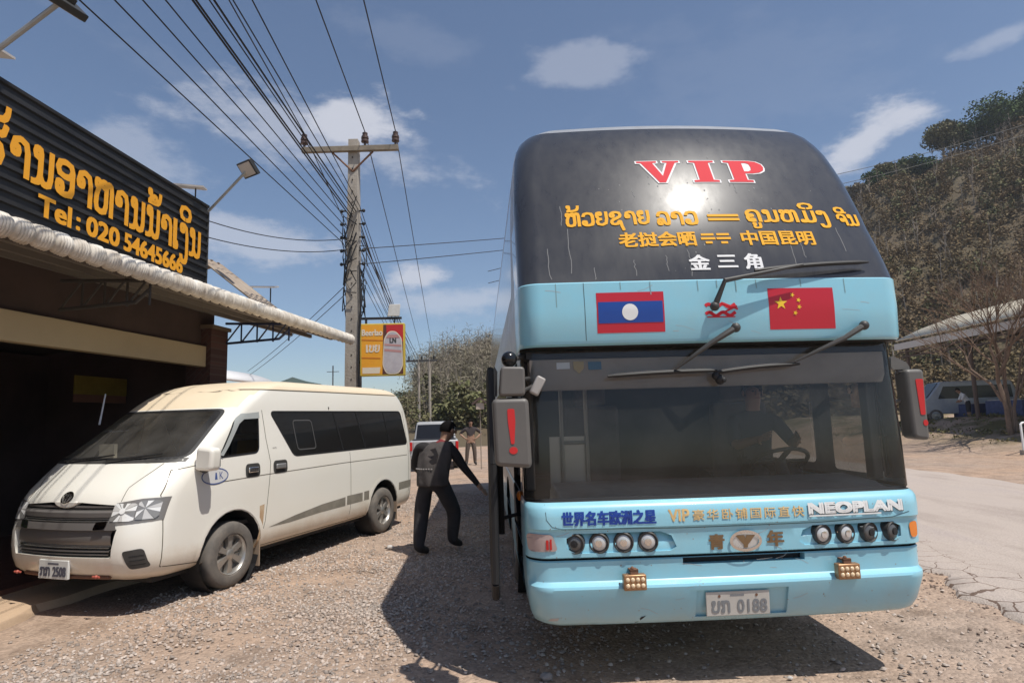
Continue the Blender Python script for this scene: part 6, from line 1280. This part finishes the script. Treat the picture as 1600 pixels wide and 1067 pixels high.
def driver():
    J = dict(pelvis=(0, 0, .12), spine=(0, .02, .32), chest=(0, 0, .52), neck=(0, -.02, .66), headb=(0, -.04, .75), headt=(0, -.04, .88), shoulderl=(-.19, 0, .58), elbowl=(-.26, -.2, .36), wristl=(-.16, -.42, .42), shoulderr=(.19, 0, .58), elbowr=(.26, -.2, .36), wristr=(.16, -.42, .42), hipl=(-.1, -.06, .12), kneel=(-.14, -.42, .14), anklel=(-.13, -.46, -.28), hipr=(.1, -.06, .12), kneer=(.14, -.42, .14), ankler=(.13, -.46, -.28))
    rad = dict(pelvis=(.16, .12), spine=(.16, .11), chest=(.18, .12), neck=.056, headb=(.075, .085), headt=(.073, .083), shoulderl=.08, elbowl=.05, wristl=.034, shoulderr=.08, elbowr=.05, wristr=.034, hipl=.1, kneel=.08, anklel=.055, hipr=.1, kneer=.08, ankler=.055)
    b = [('pelvis', 'spine', 1), ('spine', 'chest', 1), ('chest', 'neck', 1), ('neck', 'headb', 0), ('headb', 'headt', 0)]
    for s in 'lr': b += [('chest', 'shoulder' + s, 1), ('shoulder' + s, 'elbow' + s, 1), ('elbow' + s, 'wrist' + s, 0), ('pelvis', 'hip' + s, 2), ('hip' + s, 'knee' + s, 2), ('knee' + s, 'ankle' + s, 2)]
    fingers(J, rad, b, 'l', J['wristl'], (.05, -.2, .05), (.5, 0, 1), 0, (.3, .3, 0)); fingers(J, rad, b, 'r', J['wristr'], (-.05, -.2, .05), (-.5, 0, 1), 0, (-.3, .3, 0))
    p = Matrix.Translation((1.35, 4, 0)) @ Matrix.Rotation(R(3), 4, 'Z') @ Vector((.86, 1.46, 1.06))
    T = person("dark-haired driver sitting behind the coach windscreen", p, R(3), J, rad, b, [K['skin'], mat("driver_shirt", (.07, .065, .07), .9), CHAR], None); head_detail(T, (0, -.04, .81), (0, -1, 0))
driver()
def bender():
    J = dict(pelvis=(0, 0, .90), spine=(-.05, 0, 1.08), chest=(-.18, 0, 1.26), neck=(-.26, 0, 1.36), headb=(-.32, 0, 1.42), headt=(-.38, 0, 1.52), shoulderl=(-.16, -.18, 1.28), elbowl=(-.28, -.2, 1.02), wristl=(-.42, -.12, .92), shoulderr=(-.16, .18, 1.28), elbowr=(-.28, .2, 1.02), wristr=(-.42, .12, .92), hipl=(0, -.1, .86), kneel=(-.02, -.11, .47), anklel=(.02, -.11, .08), toel=(-.12, -.12, .035), hipr=(0, .1, .86), kneer=(.0, .11, .47), ankler=(.06, .11, .08), toer=(-.08, .12, .035))
    rad = dict(pelvis=(.15, .12), spine=(.15, .12), chest=(.16, .13), neck=.056, headb=.08, headt=.078, shoulderl=.08, elbowl=.05, wristl=.034, shoulderr=.08, elbowr=.05, wristr=.034, hipl=.105, kneel=.07, anklel=.045, toel=(.04, .03), hipr=.105, kneer=.07, ankler=.045, toer=(.04, .03))
    b = [('pelvis', 'spine', 1), ('spine', 'chest', 1), ('chest', 'neck', 1), ('neck', 'headb', 0), ('headb', 'headt', 0)]
    for s in 'lr': b += [('chest', 'shoulder' + s, 1), ('shoulder' + s, 'elbow' + s, 1), ('elbow' + s, 'wrist' + s, 0), ('pelvis', 'hip' + s, 2), ('hip' + s, 'knee' + s, 2), ('knee' + s, 'ankle' + s, 0), ('ankle' + s, 'toe' + s, 0)]
    T = person("person in a white shirt and dark shorts leaning over in the shed", (20.9, 28.2, .95), R(-20), J, rad, b, [K['skin'], mat("white_shirt", (.68, .68, .68), .9), CHAR], None); head_detail(T, (-.35, 0, 1.47), (-.9, 0, -.4), .09)
bender()

# ------------------------------------------------------------------ other vehicles
def small_vehicle(name, label, cat, loc, rz, col, L_, W_, H_, kind, group=None):
    T = thing(name, label, cat, loc, rz, group); P = mat(name + "_paint", col, .3, coat=.5, var=.2); h = W_ / 2
    if kind == 'pickup':
        m = MB(); m.prism([(0, .48), (0, 1.05), (1.55, 1.05), (1.6, 1.05), (3.55, 1.02), (4.7, .92), (4.95, .78), (4.95, .45), (4.3, .42), (.5, .42)], -h, h, 'x'); b = obj("body", m, P, T, 0, .05)
        m = MB(); a, c = h - .06, h - .17
        m.v = [(-a, 1.58, 1.0), (a, 1.58, 1.0), (a, 3.65, 1.0), (-a, 3.65, 1.0), (-c, 1.85, 1.70), (c, 1.85, 1.70), (c, 2.95, 1.72), (-c, 2.95, 1.72)]; m.f = [(3, 2, 1, 0), (4, 5, 6, 7), (0, 1, 5, 4), (1, 2, 6, 5), (2, 3, 7, 6), (3, 0, 4, 7)]; obj("cab", m, P, T, 0, .05)
        m = MB(); m.v = [(-a + .08, 1.60, 1.07), (a - .08, 1.60, 1.07), (c - .03, 1.80, 1.60), (-c + .03, 1.80, 1.60)]; m.v = [(x, y - .02, z) for x, y, z in m.v] + [(x, y + .05, z) for x, y, z in m.v]; m.f = [(0, 1, 2, 3), (7, 6, 5, 4), (0, 4, 5, 1), (1, 5, 6, 2), (2, 6, 7, 3), (3, 7, 4, 0)]; obj("rear_window", m, K['blackgloss'], T)
        for s in (-1, 1): obj("side_window", MB().prism([(1.95, 1.08), (3.4, 1.08), (2.9, 1.6), (2.0, 1.6)], s * (h - .14), s * (h - .09), 'x'), K['blackgloss'], T)
        obj("bed_shade", MB().box((-h + .09, .07, 1.06), (h - .09, 1.5, 1.075)), K['black'], T)  # black sheet on the solid bed paints the shade of its hollow
        obj("tailgate", MB().box((-h + .13, -.03, .60), (h - .13, -.002, 1.02)), P, T, 0, .015)
        for s in (-1, 1): obj("taillight", MB().box((min(s * h, s * (h - .09)) - .004, -.035, .70), (max(s * h, s * (h - .09)) + .004, .06, 1.0)), K['redlens'], T, 0, .01)
        obj("bumper", MB().box((-h + .02, -.14, .42), (h - .02, -.01, .56)), K['steel'], T, 0, .02); obj("number_plate", MB().box((-.2, -.148, .44), (.2, -.141, .54)), K['white2'], T)
        ws_ = (.95, 4.05); r = .37
    else:
        m = MB(); a, c = h, h - .10; yy = [(0, .35, .95), (.05, .95, 1.0)]
        if kind == 'van': prof = [(0, .4), (0, H_ * .62), (.22, H_ * .95), (.4, H_), (L_ * .72, H_), (L_ * .86, H_ * .60), (L_ - .05, H_ * .48), (L_, .4)]
        else: prof = [(0, .4), (.05, .85), (.55, .95), (1.1, H_ - .04), (1.4, H_), (2.6, H_ - .02), (3.3, .92), (L_ - .2, .80), (L_, .45)]
        m.prism(prof, -a, a, 'x'); b = obj("body", m, P, T, 0, .06)
        z0, z1 = (H_ * .58, H_ * .88) if kind == 'van' else (.93, H_ - .1)
        q = [(.25, z0), (L_ * .76, z0), (L_ * .70, z1), (.30, z1)] if kind == 'van' else [(.75, z0), (3.05, z0), (2.5, z1), (1.2, z1)]
        for s in (-1, 1): obj("side_window", MB().prism(q, s * a, s * (a + .006), 'x'), K['blackgloss'], T)
        fr = [(prof[-3][0], prof[-3][1]), (prof[-4][0], prof[-4][1])]
        for (y0, za), (y1, zb) in ([((L_ * .855, H_ * .62), (L_ * .73, H_ * .97)), ((-.004, H_ * .62), (.20, H_ * .93))] if kind == 'van' else [((3.27, .95), (2.65, H_ - .06)), ((.6, .98), (1.06, H_ - .08))]):
            w = MB(); dy = .012 if y0 > L_ / 2 else -.012; w.v = [(-h + .12, y0 + dy, za), (h - .12, y0 + dy, za), (h - .2, y1 + dy, zb), (-h + .2, y1 + dy, zb)]; w.f = [(0, 1, 2, 3)]; o = obj("windscreen" if y0 > L_ / 2 else "rear_window", w, K['blackgloss'], T); o.modifiers.new("t", 'SOLIDIFY').thickness = .02
        for s in (-1, 1): obj("headlight", MB().box((s * h * .7 - .12, L_ - .03, .62), (s * h * .7 + .12, L_ + .02, .75)), K['lens'], T, 0, .01); obj("taillight", MB().box((s * h * .85 - .06, -.02, .7), (s * h * .85 + .06, .03, .95)), K['redlens'], T)
        ws_ = (.85, L_ - .9); r = .32
    for s in (-1, 1):
        for y in ws_: wheel(T, r, .2, s * (h - .09), y, s)
    return T
small_vehicle("pickup_truck", "silver pickup truck parked tail-on beyond the walking man", "pickup", (-2.88, 21.9, 0), R(6), (.40, .40, .40), 5, 1.72, 1.72, 'pickup')
small_vehicle("parked_van", "pale grey-blue van parked under the far end of the shed", "van", (24.0, 29.6, .95), R(75), (.34, .38, .44), 4.4, 1.7, 1.95, 'van')
small_vehicle("parked_car", "white car parked under the shed behind the bare tree", "car", (22.6, 20.4, .95), R(-78), (.70, .70, .70), 4.2, 1.7, 1.5, 'car')
# a few single stones lying apart
for (x, y, s), lb in zip(((.16, 4.25, .045), (1.72, 4.15, .018), (-1.75, 8.6, .05)), ("grey stone lying alone in the coach's shadow", "small white pebble at the edge of the coach's shadow", "pale flat scrap of stone beside the walking man")):
    g = random.Random(int(x * 99)); m = MB(); m.ball((0, 0, 0), (s, s * .8, s * .6), 9, 6); m.v = [tuple(c * g.uniform(.85, 1.12) for c in p) for p in m.v]
    o = obj("loose_stone", m, mat("pale_stone", (.50, .47, .44) if s < .03 or s > .047 else (.25, .23, .22), .9), None); o.location = (x, y, s * .4); tag(o, lb, "stone")

# ------------------------------------------------------------------ thin dry-season haze
hz = MB().box((-420, -60, -6), (480, 470, 110)); HM = bpy.data.materials.new("air_haze"); HM.use_nodes = True; n = HM.node_tree.nodes; n.clear()
o = n.new('ShaderNodeOutputMaterial'); v = n.new('ShaderNodeVolumePrincipled'); v.inputs['Color'].default_value = (.80, .86, .95, 1); v.inputs['Density'].default_value = .00045; v.inputs['Anisotropy'].default_value = .2
HM.node_tree.links.new(v.outputs[0], o.inputs['Volume']); tag(obj("haze", hz, HM), "thin pale haze in the dry air", "haze", kind="stuff")
